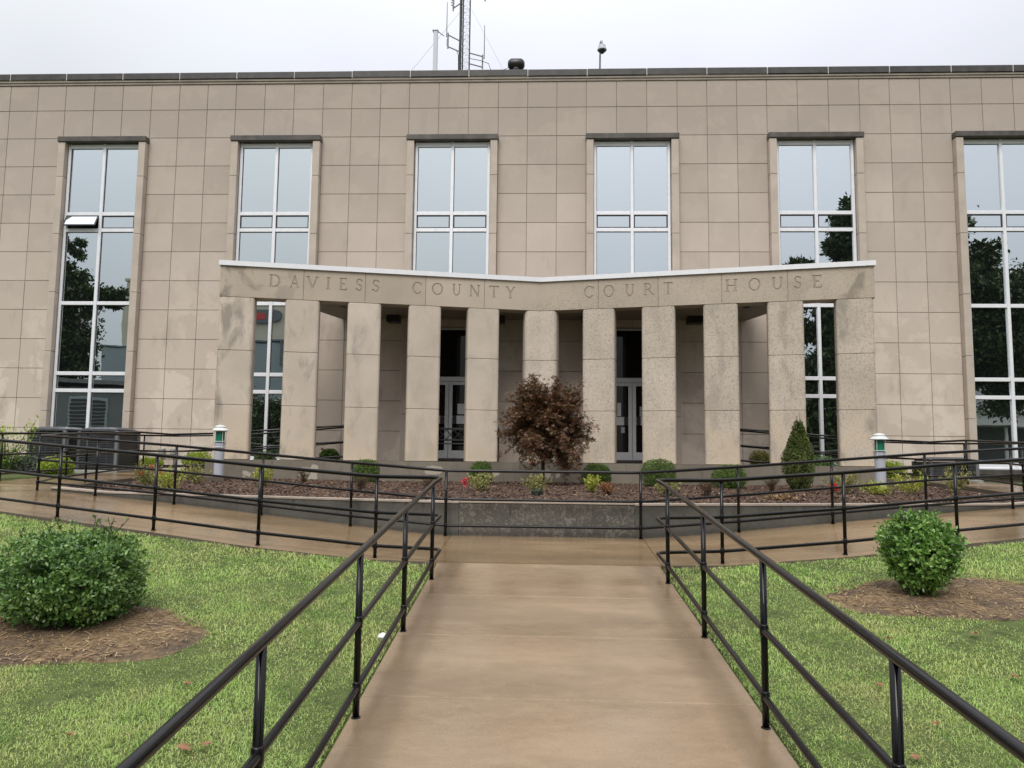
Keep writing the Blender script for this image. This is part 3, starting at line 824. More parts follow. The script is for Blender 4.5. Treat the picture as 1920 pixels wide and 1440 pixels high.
            mb = MB(); mb.bevbox(xa+.096, xb-.096, y0-.006, y0+.012, 2.625, 2.845, .005); mb.build('push_panel', M['doorpanel'], leaf)
            xm = xa if s > 0 else xb
            mb = MB(); a, b = sorted((xm+s*.105, xm+s*.215)); mb.bevbox(a, b, y0-.05, y0-.008, 2.615, 2.85, .01); mb.build('handle', M['black'], leaf)
        notes = [(c+.24, 2.89, .20, .28, 'paper')] if side < 0 else [(c-.40, 2.87, .10, .36, 'paper'), (c+.20, 2.86, .26, .27, 'greypaper'), (c-.30, 2.42, .10, .16, 'greypaper')]
        for k, (x, z, w, h, m) in enumerate(notes):
            mb = MB(); mb.box(x, x+w, yd-.0205, yd-.0165, z, z+h); mb.build('notice', M[m], ent)
    return ch
build_courthouse()

# ------------------------------------------------------------------ portico: a V-shaped colonnade
XC, YC = -0.08, 19.0
SL = 0.228; CA = 1/math.sqrt(1+SL*SL); SA = SL*CA
def vmap(u, v, z):
    """u along the colonnade (left negative), v depth behind its face"""
    if abs(u) < 1e-6: return (XC, YC + v/CA, z)
    s = 1 if u > 0 else -1
    return (XC + u*CA + s*v*SA, YC - abs(u)*SA + v*CA, z)
ZF, ZB0, ZB1 = 1.618, 5.395, 6.128
# --- carved letters: strokes in a unit box (height 1)
def ringpts(cx, cy, rx, ry, a0, a1, n, t0, t1):
    o = []; i = []
    for k in range(n+1):
        f = k/n; a = math.radians(a0 + (a1-a0)*f)
        w = t0 + (t1-t0)*abs(math.cos(a))
        o.append((cx+rx*math.cos(a), cy+ry*math.sin(a))); i.append((cx+(rx-w)*math.cos(a), cy+(ry-w*0.9)*math.sin(a)))
    return [[o[k], o[k+1], i[k+1], i[k]] for k in range(n)]
def bar(x0, y0, x1, y1, w):
    dx, dy = x1-x0, y1-y0; l = math.hypot(dx, dy); nx, ny = -dy/l*w/2, dx/l*w/2
    return [(x0-nx, y0-ny), (x1-nx, y1-ny), (x1+nx, y1+ny), (x0+nx, y0+ny)]
TK, TN, SF = 0.15, 0.09, 0.07
def serif(x, y, w=0.30): return [(x-w/2, y-SF/2), (x+w/2, y-SF/2), (x+w/2, y+SF/2), (x-w/2, y+SF/2)]
def glyph(ch):
    lo, hi = SF/2, 1-SF/2
    if ch == 'I': return [bar(.2,0,.2,1,TK), serif(.2,lo), serif(.2,hi)]
    if ch == 'H': return [bar(.15,0,.15,1,TK), bar(.75,0,.75,1,TK), bar(.15,.5,.75,.5,TN), serif(.15,lo), serif(.15,hi), serif(.75,lo), serif(.75,hi)]
    if ch == 'T': return [bar(.42,0,.42,1,TK), bar(.02,hi,.82,hi,TN), serif(.42,lo), bar(.04,.80,.04,1,.06), bar(.80,.80,.80,1,.06)]
    if ch == 'E': return [bar(.15,0,.15,1,TK), bar(.02,hi,.62,hi,TN), bar(.15,.52,.5,.52,TN), bar(.02,lo,.66,lo,TN), bar(.62,.80,.62,1,.06), bar(.66,0,.66,.22,.06)]
    if ch == 'D': return [bar(.15,0,.15,1,TK), serif(.13,lo,.3), serif(.13,hi,.3), bar(.15,hi,.4,hi,SF), bar(.15,lo,.4,lo,SF)] + ringpts(.38,.5,.46,.5,-90,90,12,.07,.15)
    if ch == 'A': return [bar(.08,0,.42,1,TN), bar(.80,0,.42,1,TK), bar(.2,.34,.66,.34,TN), serif(.08,lo,.26), serif(.80,lo,.28)]
    if ch == 'V': return [bar(.08,1,.46,0,TK), bar(.82,1,.46,0,TN), serif(.09,hi,.28), serif(.82,hi,.26)]
    if ch == 'N': return [bar(.14,0,.14,1,TN), bar(.80,0,.80,1,TN), bar(.12,1,.80,0,TK), serif(.14,lo,.26), serif(.80,hi,.26)]
    if ch == 'Y': return [bar(.42,0,.42,.5,TK), bar(.06,1,.42,.46,TK), bar(.80,1,.42,.46,TN), serif(.42,lo), serif(.08,hi,.26), serif(.80,hi,.24)]
    if ch == 'U': return [bar(.14,.36,.14,1,TK), bar(.72,.36,.72,1,TN), serif(.14,hi,.28), serif(.72,hi,.24)] + ringpts(.42,.38,.355,.38,180,360,12,.08,.14)
    if ch == 'O': return ringpts(.48,.5,.48,.51,0,360,24,.07,.14)
    if ch == 'C': return ringpts(.48,.5,.46,.51,42,318,18,.07,.14) + [bar(.83,.70,.83,.92,.06)]
    if ch == 'S': return ringpts(.32,.74,.27,.27,20,270,12,.09,.12) + ringpts(.32,.27,.29,.28,90,-160,12,.09,.13) + [bar(.58,.76,.58,.95,.06), bar(.05,.05,.05,.25,.06)]
    if ch == 'R': return [bar(.15,0,.15,1,TK), serif(.14,lo), bar(.02,hi,.4,hi,SF), bar(.15,.47,.4,.47,SF), bar(.38,.48,.78,.02,TK*.9), serif(.80,lo,.22)] + ringpts(.37,.735,.3,.265,-90,90,10,.07,.13)
LET = [('D',-6.57,-6.31),('A',-6.09,-5.87),('V',-5.72,-5.43),('I',-5.25,-5.16),('E',-4.94,-4.77),('S',-4.56,-4.41),('S',-4.17,-4.01),
       ('C',-3.21,-2.99),('O',-2.74,-2.46),('U',-2.23,-2.03),('N',-1.81,-1.55),('T',-1.32,-1.08),('Y',-.90,-.66),
       ('C',1.09,1.33),('O',1.57,1.84),('U',2.11,2.32),('R',2.55,2.80),('T',3.03,3.24),
       ('H',4.46,4.73),('O',4.98,5.25),('U',5.50,5.74),('S',5.99,6.14),('E',6.39,6.59)]
def build_portico():
    po = thing('portico', 'V-shaped limestone portico of eleven square columns carrying carved lettering', 'portico', (XC, YC-0.8, ZF))
    # plinth and floor
    mb = MB(); ue = 7.78
    mb.prism([(-ue,-.11),(0,-.11),(ue,-.11),(ue,.56),(0,.56),(-ue,.56)], 0.95, ZF-0.004, mapf=vmap); mb.build('plinth', M['plinth'], po)
    mb = MB(); p = lambda u, v: vmap(u, v, 0)[:2]
    mb.prism([p(-5.05,.563), p(-1e-7,.563), p(5.05,.563), (5.05, D+0.05), (-5.2, D+0.05)], 1.2, ZF-0.008); mb.build('floor', M['floor'], po)
    # columns
    pitch = 1.4465
    zj = [ZF, 2.872, 4.140, ZB0-0.004]
    def section(hw, dp, r, uc):
        pts = []
        for (cx, cy, a0) in ((hw-r, r, -90), (hw-r, dp-r, 0), (-hw+r, dp-r, 90), (-hw+r, r, 180)):
            for k in range(4):
                a = math.radians(a0 + 30*k); pts.append((uc + cx + r*math.cos(a), cy + r*math.sin(a)))
        return pts
    for k in range(-5, 6):
        uc = k*pitch
        if abs(k) == 5: uc = math.copysign(7.265, k)
        def poly(inset, r=0.11 if k == 0 else 0.065):
            P = section(0.397-inset, 0.40-2*inset, r, 0); P = [(u+uc, v+inset) for u, v in P]
            if k == 0:        # the centre column is bent on the axis
                out = []
                for i, a in enumerate(P):
                    b = P[(i+1) % len(P)]; out.append(a)
                    if a[0]*b[0] < 0: out.append((0.0, a[1] + (b[1]-a[1])*(-a[0])/(b[0]-a[0])))
                P = out
            return P
        mb = MB(); mb.prism(poly(0.014), ZF-0.002, ZB0-0.002, mapf=vmap)
        core = mb.build('column', M['mortar'], po)
        for j in range(3):
            mb = MB(); P = poly(0); Q = poly(0.006); za, zb = zj[j]+0.005, zj[j+1]-0.005
            n = len(P)
            V = [vmap(u, v, za) for u, v in Q] + [vmap(u, v, za+.006) for u, v in P] + [vmap(u, v, zb-.006) for u, v in P] + [vmap(u, v, zb) for u, v in Q]
            F = [tuple(range(n))[::-1], tuple(range(3*n, 4*n))]
            for r in range(3): F += [(r*n+i, r*n+(i+1) % n, (r+1)*n+(i+1) % n, (r+1)*n+i) for i in range(n)]
            mb.add(V, F); mb.build('column_stone', M['column'], core)
    # beam stones, cut by the letters
    cuts = [-7.665, -5.776, -4.335, -2.885, -1.437, 0, 1.447, 2.896, 4.375, 5.850, 7.695]
    mb = MB()
    mb.prism([(-7.64,.02),(0,.02),(7.66,.02),(7.66,.38),(0,.38),(-7.64,.38)], ZB0+0.01, ZB1-0.01, mapf=vmap)
    core = mb.build('beam', M['mortar'], po)
    dg = bpy.context.evaluated_depsgraph_get()
    for a, b in zip(cuts[:-1], cuts[1:]):
        mb = MB(); e = 0.004
        xa, xb = a+e if a != 0 else 0.0, b-e if b != 0 else 0.0
        if a == 0: xa = 1e-9
        mb.add(*_cham(xa, xb, 0.0, 0.40, ZB0, ZB1-0.002, 0.006))
        me = mb.mesh('beam_stone', [M['beam'], M['carve']])
        st = bpy.data.objects.new('beam_stone', me); COL.objects.link(st)
        mine = [l for l in LET if a < (l[1]+l[2])/2 < b]
        if mine:
            cu = MB()
            for (ch, l, r) in mine:
                G = glyph(ch); xs = [q[0] for s in G for q in s]; g0, g1 = min(xs), max(xs)
                H, z0 = 0.292, 5.678
                for s in G:
                    P = [(l + (x-g0)/(g1-g0)*(r-l), z0 + y*H) for x, y in s]
                    if sum(P[i][0]*P[(i+1) % 4][1]-P[(i+1) % 4][0]*P[i][1] for i in range(4)) < 0: P = P[::-1]
                    cu.add([(x, -0.02, z) for x, z in P] + [(x, 0.011 + random.uniform(0, 5e-4), z) for x, z in P],
                           [(0,1,2,3),(7,6,5,4)] + [(i, 4+i, 4+(i+1) % 4, (i+1) % 4) for i in range(4)])
            cme = cu.mesh('cut', [M['beam'], M['carve']]); cme.polygons.foreach_set('material_index', [1]*len(cme.polygons))
            co = bpy.data.objects.new('cut', cme); COL.objects.link(co)
            md = st.modifiers.new('cut', 'BOOLEAN'); md.operation = 'DIFFERENCE'; md.object = co; md.solver = 'EXACT'; md.use_self = True
            dg.update(); ev = st.evaluated_get(dg)
            nm = bpy.data.meshes.new_from_object(ev)
            st.modifiers.clear(); bpy.data.objects.remove(co)
            if len(nm.polygons) > 20: st.data = nm
            me = st.data
        # split the carved faces off as letters
        V = [v.co.copy() for v in me.vertices]
        bodyF = []; letF = {i: [] for i in range(len(mine))}
        for pgn in me.polygons:
            if pgn.material_index == 1 and mine:
                u = pgn.center.x; i = min(range(len(mine)), key=lambda q: abs(u-(mine[q][1]+mine[q][2])/2)); letF[i].append(tuple(pgn.vertices))
            else: bodyF.append(tuple(pgn.vertices))
        def sub(F):
            used = sorted({i for f in F for i in f}); m = {q: n for n, q in enumerate(used)}
            return [vmap(*V[q]) for q in used], [tuple(m[q] for q in f) for f in F]
        bpy.data.objects.remove(st)
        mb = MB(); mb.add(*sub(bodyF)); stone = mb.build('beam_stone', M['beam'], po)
        for i, F in letF.items():
            if F: mb = MB(); mb.add(*sub(F)); mb.build('carved_letter', M['carve'], stone)
    # white metal fascia on top of the beam, and the roof slab
    for s in (-1, 1):
        mb = MB(); z0, z1 = ZB1+.001, 6.242; t = 1e-7*s
        ue = -7.70 if s < 0 else 7.73
        P = [(t,-.045),(ue,-.045),(ue,.44),(t,.44)]
        if s < 0: P = P[::-1]
        mb.prism(P, z0, z1, mapf=lambda u, v, z: vmap(u if abs(u) > 1e-5 else 0.0, v, z)); mb.build('fascia', M['whitemetal'], po)
    mb = MB()
    A = [vmap(-6.25,.402,0)[:2], vmap(0,.402,0)[:2], vmap(6.25,.402,0)[:2], (5.42, D-.02), (-5.53, D-.02)]
    mb.prism(A, ZB0+0.06, 6.13); mb.build('canopy_slab', M['soffit'], po)
    for (x, y, w) in ((-4.0, 20.05, .17), (3.95, 20.05, .21), (-1.2, 20.1, .16), (1.15, 20.1, .16)):
        mb = MB(); mb.bevbox(x-w, x+w, y-.16, y+.16, 5.27, ZB0+.06, .01); mb.build('soffit_light', M['black'], po)
    for (x, y) in ((-5.05, 18.9), (4.95, 18.75)):
        mb = MB(); mb.lathe([(.09,0),(.09,.02),(.07,.021)], (x, y, ZB0+.042), 14); mb.build('downlight_trim', M['black'], po)
def _cham(x0, x1, y0, y1, z0, z1, e):
    """block whose front arrises are eased"""
    V = [(x0,y1,z0),(x1,y1,z0),(x1,y1,z1),(x0,y1,z1),(x0,y0+e,z0),(x1,y0+e,z0),(x1,y0+e,z1),(x0,y0+e,z1),
         (x0+e if abs(x0) > 1e-6 else x0,y0,z0+e),(x1-e if abs(x1) > 1e-6 else x1,y0,z0+e),(x1-e if abs(x1) > 1e-6 else x1,y0,z1-e),(x0+e if abs(x0) > 1e-6 else x0,y0,z1-e)]
    F = [(8,9,10,11),(0,3,2,1)]
    for i in range(4):
        j = (i+1) % 4; F += [(4+i, 4+j, 8+j, 8+i), (i, j, 4+j, 4+i)]
    return V, F
build_portico()

# ------------------------------------------------------------------ railings
RH = (0.87, 0.482, 0.128)
def railing(label, line, posts, loops=True, rt=0.0215, loc=(0, 0, 0), endloop=(True, True)):
    rg = thing('railing', label, 'railing', loc, 'black pipe railings along the ramps')
    for i, h in enumerate(RH):
        mb = MB(); P = fillet([(x, y, z+h) for x, y, z in line], 0.13, 5)
        mb.tube(P, rt if i == 0 else rt*0.86, 12); mb.build(('top_rail', 'mid_rail', 'low_rail')[i], M['rail'], rg, smooth=True)
    for q in posts:
        x, y, z = q[:3]; dz = q[3] if len(q) > 3 else 0.0
        mb = MB(); mb.tube([(x, y, z-dz-0.02), (x, y, z+RH[0])], rt*0.9, 12)
        for h in RH[1:]: mb.lathe([(rt*.9, -.034), (rt*1.12, -.026), (rt*1.16, 0), (rt*1.12, .026), (rt*.9, .034)], (x, y, z+h), 12)
        post = mb.build('post', M['rail'], rg, smooth=True)
        mb = MB(); mb.lathe([(.027,-.01),(.027,.003),(.024,.005),(.021,.006)], (x, y, z-dz), 14); mb.build('base_collar', M['rail'], post)
    for e, on in zip((0, -1), endloop):
        if not on: continue
        x, y, z = line[e]; x2, y2, z2 = line[1 if e == 0 else -2]
        d = (Vector((x, y, z))-Vector((x2, y2, z2))).normalized()*0.10
        mb = MB()
        mb.tube(fillet([(x, y, z+RH[0]), (x+d.x, y+d.y, z+RH[0]), (x+d.x, y+d.y, z+RH[1]), (x, y, z+RH[1])], 0.09, 6), rt*0.95, 10)
        mb.build('rail_end', M['rail'], rg, smooth=True)
    return rg
WR = [(1.118, y, walk_z(y)+.032) for y in (-2.95, -1.86, -0.31, 1.25, 2.805, 4.357, 5.864, 7.42)]      # rails stand a little taller here
ORL = [(1.93,8.30,.622),(3.27,8.57,.735),(4.66,8.95,.842),(6.10,9.38,.94),(7.52,9.84,1.035),(8.95,10.42,1.11),(9.92,11.68,1.16),
       (10.06,13.8,1.2),(10.02,15.7,1.26),(9.82,18.4,1.30),(9.32,19.12,1.31),(7.6,19.22,1.36),(4.9,19.22,1.6),(4.12,19.22,1.6)]
for s, nm in ((1, 'right'), (-1, 'left')):
    wr = [(walk_c(y) + s*x, y, z) for x, y, z in WR]
    ol = [mir(p, s) for p in ORL]
    corner = (walk_c(8.12) + s*1.118, 8.12, .640)
    level = (mir((1.90, 8.33, 0), s)[0], 8.33, 0.640)
    if s < 0: ol[-1] = (-4.62, 19.22, 1.6)
    ol[-2] = (s*4.72, 19.22, 1.6)
    line = wr + [corner, level] + ol[1:]
    posts = [p + (.032,) for p in wr[1:]] + [level] + [p for k, p in enumerate(ol) if k in (1, 2, 3, 4, 5, 6, 7, 8, 9, 11, 12)]
    lab = ('black pipe railing running up the right edge of the walkway and around the right ramp' if s > 0 else
           'black pipe railing running up the left edge of the walkway and around the left ramp')
    railing(lab, line, posts, loc=wr[-1])
BR = [(1.32,10.53,.672),(2.68,10.75,.765),(4.08,11.11,.870),(5.56,11.49,.982),(6.99,11.84,1.07),(8.10,12.10,1.125),(8.36,12.9,1.165),(8.38,13.85,1.215),
      (8.58,16.0,1.31),(8.46,17.25,1.30),(7.65,17.98,1.36),(4.75,18.6,1.6),(4.42,18.68,1.6)]
bm_ = lambda p, s: (s*p[0], p[1], p[2])
line = [bm_(p, -1) for p in BR[::-1]] + [bm_(p, 1) for p in BR]
posts = [bm_(p, s) for s in (-1, 1) for k, p in enumerate(BR) if k in (0, 1, 2, 3, 4, 5, 7, 8, 10, 12)]
railing('black pipe railing in front of the mulch bed and its low wall', line, posts, loc=(XS, 10.4, .66))

# ------------------------------------------------------------------ plants
def unit(a): return a/np.maximum(1e-9, np.linalg.norm(a, axis=1, keepdims=True))
def leaves(rg, P, dirs, ln, wd, fold=0.25, droop=0.0, jitter=0.6, face=None):
    """folded four-point leaves at P pointing along dirs"""
    N = len(P)
    d = unit(dirs + rg.normal(0, jitter, (N, 3)) + np.array([0, 0, -droop]))
    up = rg.normal(0, 0.6, (N, 3)) + np.array([0, 0, 1.0])
    if face is not None: up = up*0.7 + face
    up = unit(up)
    s = unit(np.cross(d, up)); n = np.cross(s, d)
    L = (ln*rg.uniform(0.65, 1.25, N))[:, None]; W = (wd*rg.uniform(0.7, 1.2, N))[:, None]
    base = P; tip = P + d*L; mid = P + d*L*0.5 - n*L*0.03
    a = mid + s*W*0.5 + n*W*fold; b = mid - s*W*0.5 + n*W*fold
    V = np.stack([base, a, tip, b], 1).reshape(-1, 3)
    i = np.arange(N)*4
    T = np.stack([np.stack([i, i+1, i+2], 1), np.stack([i, i+2, i+3], 1)], 1).reshape(-1, 3)
    return V, T
def star_leaves(rg, P, dirs, ln, wd, lobes=(0, 0.75, -0.75, 1.4, -1.4), jitter=0.5):
    N = len(P)
    d = unit(dirs + rg.normal(0, jitter, (N, 3)) + np.array([0, 0, -0.25]))
    up = unit(rg.normal(0, 0.5, (N, 3)) + np.array([0, 0, 1.0])); s = unit(np.cross(d, up)); n = np.cross(s, d)
    L = (ln*rg.uniform(0.6, 1.3, N))[:, None]; Vs = []
    for a in lobes:
        k = 1.0 - 0.22*abs(a)
        dd = d*math.cos(a) + s*math.sin(a); ss = s*math.cos(a) - d*math.sin(a)
        tip = P + dd*L*k - n*L*0.15; m = P + dd*L*k*0.5
        Vs += [P, m + ss*wd*0.5, tip, m - ss*wd*0.5]
    V = np.stack(Vs, 1).reshape(-1, 3); q = 4*len(lobes)
    T = np.concatenate([np.array([[4*j, 4*j+1, 4*j+2], [4*j, 4*j+2, 4*j+3]]) for j in range(len(lobes))])
    T = (np.arange(N)*q)[:, None, None] + T[None]
    return V, T.reshape(-1, 3)
def join(parts):
    Vs, Ts, o = [], [], 0
    for V, T in parts: Vs.append(V); Ts.append(T+o); o += len(V)
    return np.concatenate(Vs), np.concatenate(Ts)
def bumpy(rg, d, k=5, amp=0.10):
    """uneven outline: a factor per direction"""
    c = unit(rg.normal(0, 1, (k*3, 3))); f = np.ones(len(d))
    for q in c: f += amp*np.maximum(0, d@q - 0.55)*rg.uniform(-1.2, 1.6)
    return f
def twigs(mb, rg, base, tips, r0, r1, bend=0.15):
    for t in tips:
        b = Vector(base); t = Vector(t); m = b.lerp(t, .5) + Vector(rg.normal(0, bend, 3))*(t-b).length
        mb.tube([b, b.lerp(m, .6), m.lerp(t, .4), t], [r0, r0*.8, (r0+r1)/2, r1], 5)

def clipped_shrub(name, label, cat, c, w, dp, h, mat, leaf, N, seed, power=3.0, group=None, sprigs=0, wild=0.05, stem=0.0, shape=None, wildness=0.05, gaps=9.0):
    """dense shrub: leaves fill a rounded block of w x dp x h standing at c"""
    rg = np.random.default_rng(seed); t = thing(name, label, cat, c, group)
    d = unit(rg.normal(0, 1, (N, 3)))
    sup = (np.abs(d)**power).sum(1)**(-1/power)
    r = 1 - rg.uniform(0, 1, N)**1.6*0.60
    f = bumpy(rg, d, 9, 0.20)*(1 + wildness*(np.sin(d[:, 0]*9+seed)*np.sin(d[:, 1]*8+1)*np.cos(d[:, 2]*10+seed) + .6*np.sin(d[:, 0]*19+2)*np.cos(d[:, 2]*21)))
    loc = d*(sup*r*f)[:, None]
    if shape is not None:
        tz = (loc[:, 2]+1)/2; k = np.interp(tz, *shape); loc[:, 0] *= k; loc[:, 1] *= k
    P = loc*np.array([w/2, dp/2, (h-stem)/2]) + np.array(c) + np.array([0, 0, stem + (h-stem)/2])
    P += rg.normal(0, wild*0.3*w, P.shape)*rg.uniform(0, 1, (N, 1))**4
    gap = np.sin(d[:, 0]*7+seed)*np.cos(d[:, 2]*6+seed*.7)+np.sin(d[:, 1]*8+d[:, 2]*5+seed*1.3)
    ok = (gap < gaps) | (r < .62)
    P, d = P[ok], d[ok]
    parts = [leaves(rg, P, rg.normal(0, .7, P.shape) + d*0.5 + np.array([0, 0, 0.25]), leaf, leaf*0.64, face=d*0.9)]
    mb = MB()
    tips = [(c[0]+rg.uniform(-.4, .4)*w, c[1]+rg.uniform(-.4, .4)*dp, c[2]+h*rg.uniform(.5, .85)) for _ in range(12)]
    twigs(mb, rg, (c[0], c[1], c[2]-.02), tips, 0.012*max(.6, w), 0.004)
    for k in range(sprigs):
        a = rg.uniform(-.38, .38); b0 = Vector((c[0]+a*w, c[1]+rg.uniform(-.3, .3)*dp, c[2]+h*0.93))
        tp = b0 + Vector((rg.normal(0, .05), rg.normal(0, .05), rg.uniform(.08, .24)*max(.6, h)))
        mb.tube([b0, b0.lerp(tp, .5), tp], 0.003, 4)
        q = rg.uniform(0, 1, (12, 1)); PP = np.array(b0) + (np.array(tp)-np.array(b0))*q
        parts.append(leaves(rg, PP, rg.normal(0, 1, (12, 3)), leaf, leaf*.6))
    V, T = join(parts)
    link('foliage', fast_mesh('foliage', V, tris=T, mats=[mat]), t)['kind'] = 'stuff'
    mb.build('stems', M['bark'], t, smooth=True)
    return t
def loose_plant(name, label, cat, c, w, h, mat, leaf, N, seed, flowers=None, nst=14, aspect=0.45, upright=0.6, group=None):
    """airy clump of stems with leaves, optional blooms [(x, y, z offset, radius, material)]"""
    rg = np.random.default_rng(seed); t = thing(name, label, cat, c, group); mb = MB(); parts = []
    for k in range(nst):
        a = rg.uniform(0, 2*np.pi); rr = rg.uniform(0.15, 0.5)*w; hh = h*rg.uniform(.6, 1.0)*(1-.35*(rr/(.5*w))**2)
        b = Vector((c[0]+rg.normal(0, .05*w), c[1]+rg.normal(0, .05*w), c[2]-.01))
        e = Vector((c[0]+math.cos(a)*rr, c[1]+math.sin(a)*rr, c[2]+hh)); m = b.lerp(e, .5)+Vector((0, 0, .10*h))
        mb.tube([b, m, e], [.004, .003, .002], 4)
        n = N//nst; q = rg.uniform(.15, 1.0, (n, 1)); B, Mm, E_ = np.array(b), np.array(m), np.array(e)
        P = B*(1-q)**2 + Mm*2*q*(1-q) + E_*q*q + rg.normal(0, .05*w, (n, 3))
        P[:, 2] = np.maximum(P[:, 2], c[2]+.005)
        parts.append(leaves(rg, P, (P-np.array(c))*1.5 + np.array([0, 0, upright]), leaf, leaf*aspect))
    V, T = join(parts); link('foliage', fast_mesh('foliage', V, tris=T, mats=[mat]), t)['kind'] = 'stuff'
    mb.build('stems', M['bark'], t)
    for (dx, dy, dz, r, m) in (flowers or []):
        n = 26; d = unit(rg.normal(0, 1, (n, 3))+np.array([0, -.3, .4])); P = np.array(c)+np.array([dx, dy, dz])+d*r*.25
        V, T = leaves(rg, P, d, r, r*.9, jitter=.3)
        link('bloom', fast_mesh('bloom', V, tris=T, mats=[M[m]]), t)
    return t

# the two clipped shrubs on the lawn
clipped_shrub('lawn_shrub', 'wide dark green rounded shrub on the left lawn inside a straw ring', 'shrub',
              (-3.57, 5.85, lawn_h(-3.57, 5.85)-.02), 0.88, 0.86, 0.695, M['holly'], 0.035, 26000, 11, 3.3, 'clipped shrubs on the lawn', 14, stem=.04, wildness=.11, gaps=1.15, shape=([0, .15, .5, .9, 1], [.86, .97, 1.0, 1.02, .95]))
clipped_shrub('lawn_shrub', 'smaller bright green leafy shrub on the right lawn inside a straw ring', 'shrub',
              (3.31, 7.0, lawn_h(3.31, 7.0)-.02), 0.54, 0.54, 0.665, M['hollylite'], 0.044, 11000, 12, 2.7, 'clipped shrubs on the lawn', 16, stem=.08, wild=.16, wildness=.18, gaps=1.1, shape=([0, .2, .5, .8, 1], [.66, .84, 1.02, 1.06, .92]))
# boxwoods along the plinth
for i, (x, y, w, h, lab) in enumerate(((-4.0, 17.25, .56, .50, 'small clipped boxwood farthest left along the plinth, left of the doors'),
                                       (-1.44, 17.75, .56, .46, 'small clipped boxwood left of the maple with a pink rose beside it'),
                                       (1.27, 17.85, .68, .48, 'clipped boxwood ball just right of the maroon maple'),
                                       (2.52, 16.95, .80, .60, 'largest clipped boxwood, a two-lobed bright green mound right of the maple'),
                                       (3.97, 16.6, .70, .48, 'clipped boxwood between the two-lobed mound and the cone-shaped evergreen'))):
    clipped_shrub('boxwood', lab, 'shrub', (x, y, bed_z(x, y)-.02), w*.86, w*.8, h*.97, M['boxwood'], .030, 9500, 30+i, 3.2, 'clipped boxwoods along the plinth', 0)
# cone evergreen
clipped_shrub('arborvitae', 'cone-shaped green evergreen in front of the right end of the portico', 'evergreen', (5.14, 15.7, 1.14), .56, .54, 1.36,
              M['cypress'], .036, 24000, 41, 2.2, None, 4, wild=.04, shape=([0, .12, .3, .5, .7, .88, 1], [.70, .95, 1.08, 1.02, .78, .58, .6]), wildness=.07)
# low plants in the bed
GRP = 'low plants in the mulch bed'
LP = [(-7.0, 13.4, .62, .40, 'olive', 'low plant with orange blooms at the left end of the bed', [(-.1,-.1,.33,.035,'orange'),(.14,-.12,.38,.035,'orange'),(0,-.2,.26,.03,'orange')]),
      (-6.45, 13.15, .55, .36, 'yellow', 'yellow green plant with one orange bloom at the left end of the bed', [(-.1,-.14,.28,.035,'orange')]),
      (-6.80, 15.0, .62, .36, 'olive', 'pale straggly plant just left of the left bollard light', None),
      (-5.30, 14.6, .40, .40, 'yellow', 'yellow leaved plant just right of the left bollard light', None),
      (-5.00, 16.0, .34, .30, 'dry', 'dry brown tuft before the large pale patch on the plinth', None),
      (-3.38, 14.2, .36, .28, 'dry', 'dry brown tuft in front of the leftmost boxwood', None),
      (-2.20, 14.8, .34, .26, 'dry', 'dry brown tuft beside the pale patch left of the pink rose', None),
      (-1.14, 14.4, .58, .32, 'olive', 'yellowish rose bush with pink bloom left of the maple', [(-.30,-.05,.12,.055,'pink'),(-.26,-.06,.20,.045,'pink'),(-.34,-.02,.17,.045,'pink')]),
      (-0.12, 13.5, .52, .30, 'olive', 'pale yellow plant at the foot of the maroon maple', None),
      (-0.09, 12.95, .18, .07, 'greyleaf', 'tiny flat green plant in front of the maple', None),
      (0.90, 14.2, .42, .30, 'yellow', 'bright yellow green plant right of the maple', None),
      (1.14, 13.6, .34, .16, 'rust', 'rusty orange wilted plant right of the maple', None),
      (2.85, 13.6, .34, .28, 'dry', 'dry brown tuft between the two right boxwoods', None),
      (4.40, 15.1, .34, .30, 'dry', 'dry brown tuft left of the cone evergreen', None),
      (5.55, 14.6, .66, .40, 'olive', 'straggly rose bush with a red bloom right of the cone evergreen', [(-.22,-.18,.14,.065,'red'),(-.18,-.2,.10,.05,'red')]),
      (6.05, 14.3, .60, .22, 'yellow', 'flat yellow green plant left of the right bollard light', None),
      (6.78, 14.6, .66, .42, 'yellow', 'yellow green feathery plant right of the right bollard light', None),
      (7.62, 14.7, .60, .46, 'olive', 'pale feathery plant at the right end of the bed', None),
      (2.15, 13.3, .45, .24, 'olive', 'sparse pale plant below the largest boxwood', None),
      (3.80, 12.6, .50, .05, 'strawbit', 'flattened heap of straw coloured clippings on the right mulch', None)]
for i, (x, y, w, h, m, lab, fl) in enumerate(LP):
    loose_plant('bed_plant', lab, 'plant', (x, y, bed_z(x, y)), w*1.08, h*1.15, M[m], .058 if m != 'dry' else .045, 620 if m != 'dry' else 700, 60+i, fl,
                nst=14 if m != 'dry' else 24, aspect=.42 if m != 'dry' else .2, upright=.6 if h > .15 else .05, group=GRP)
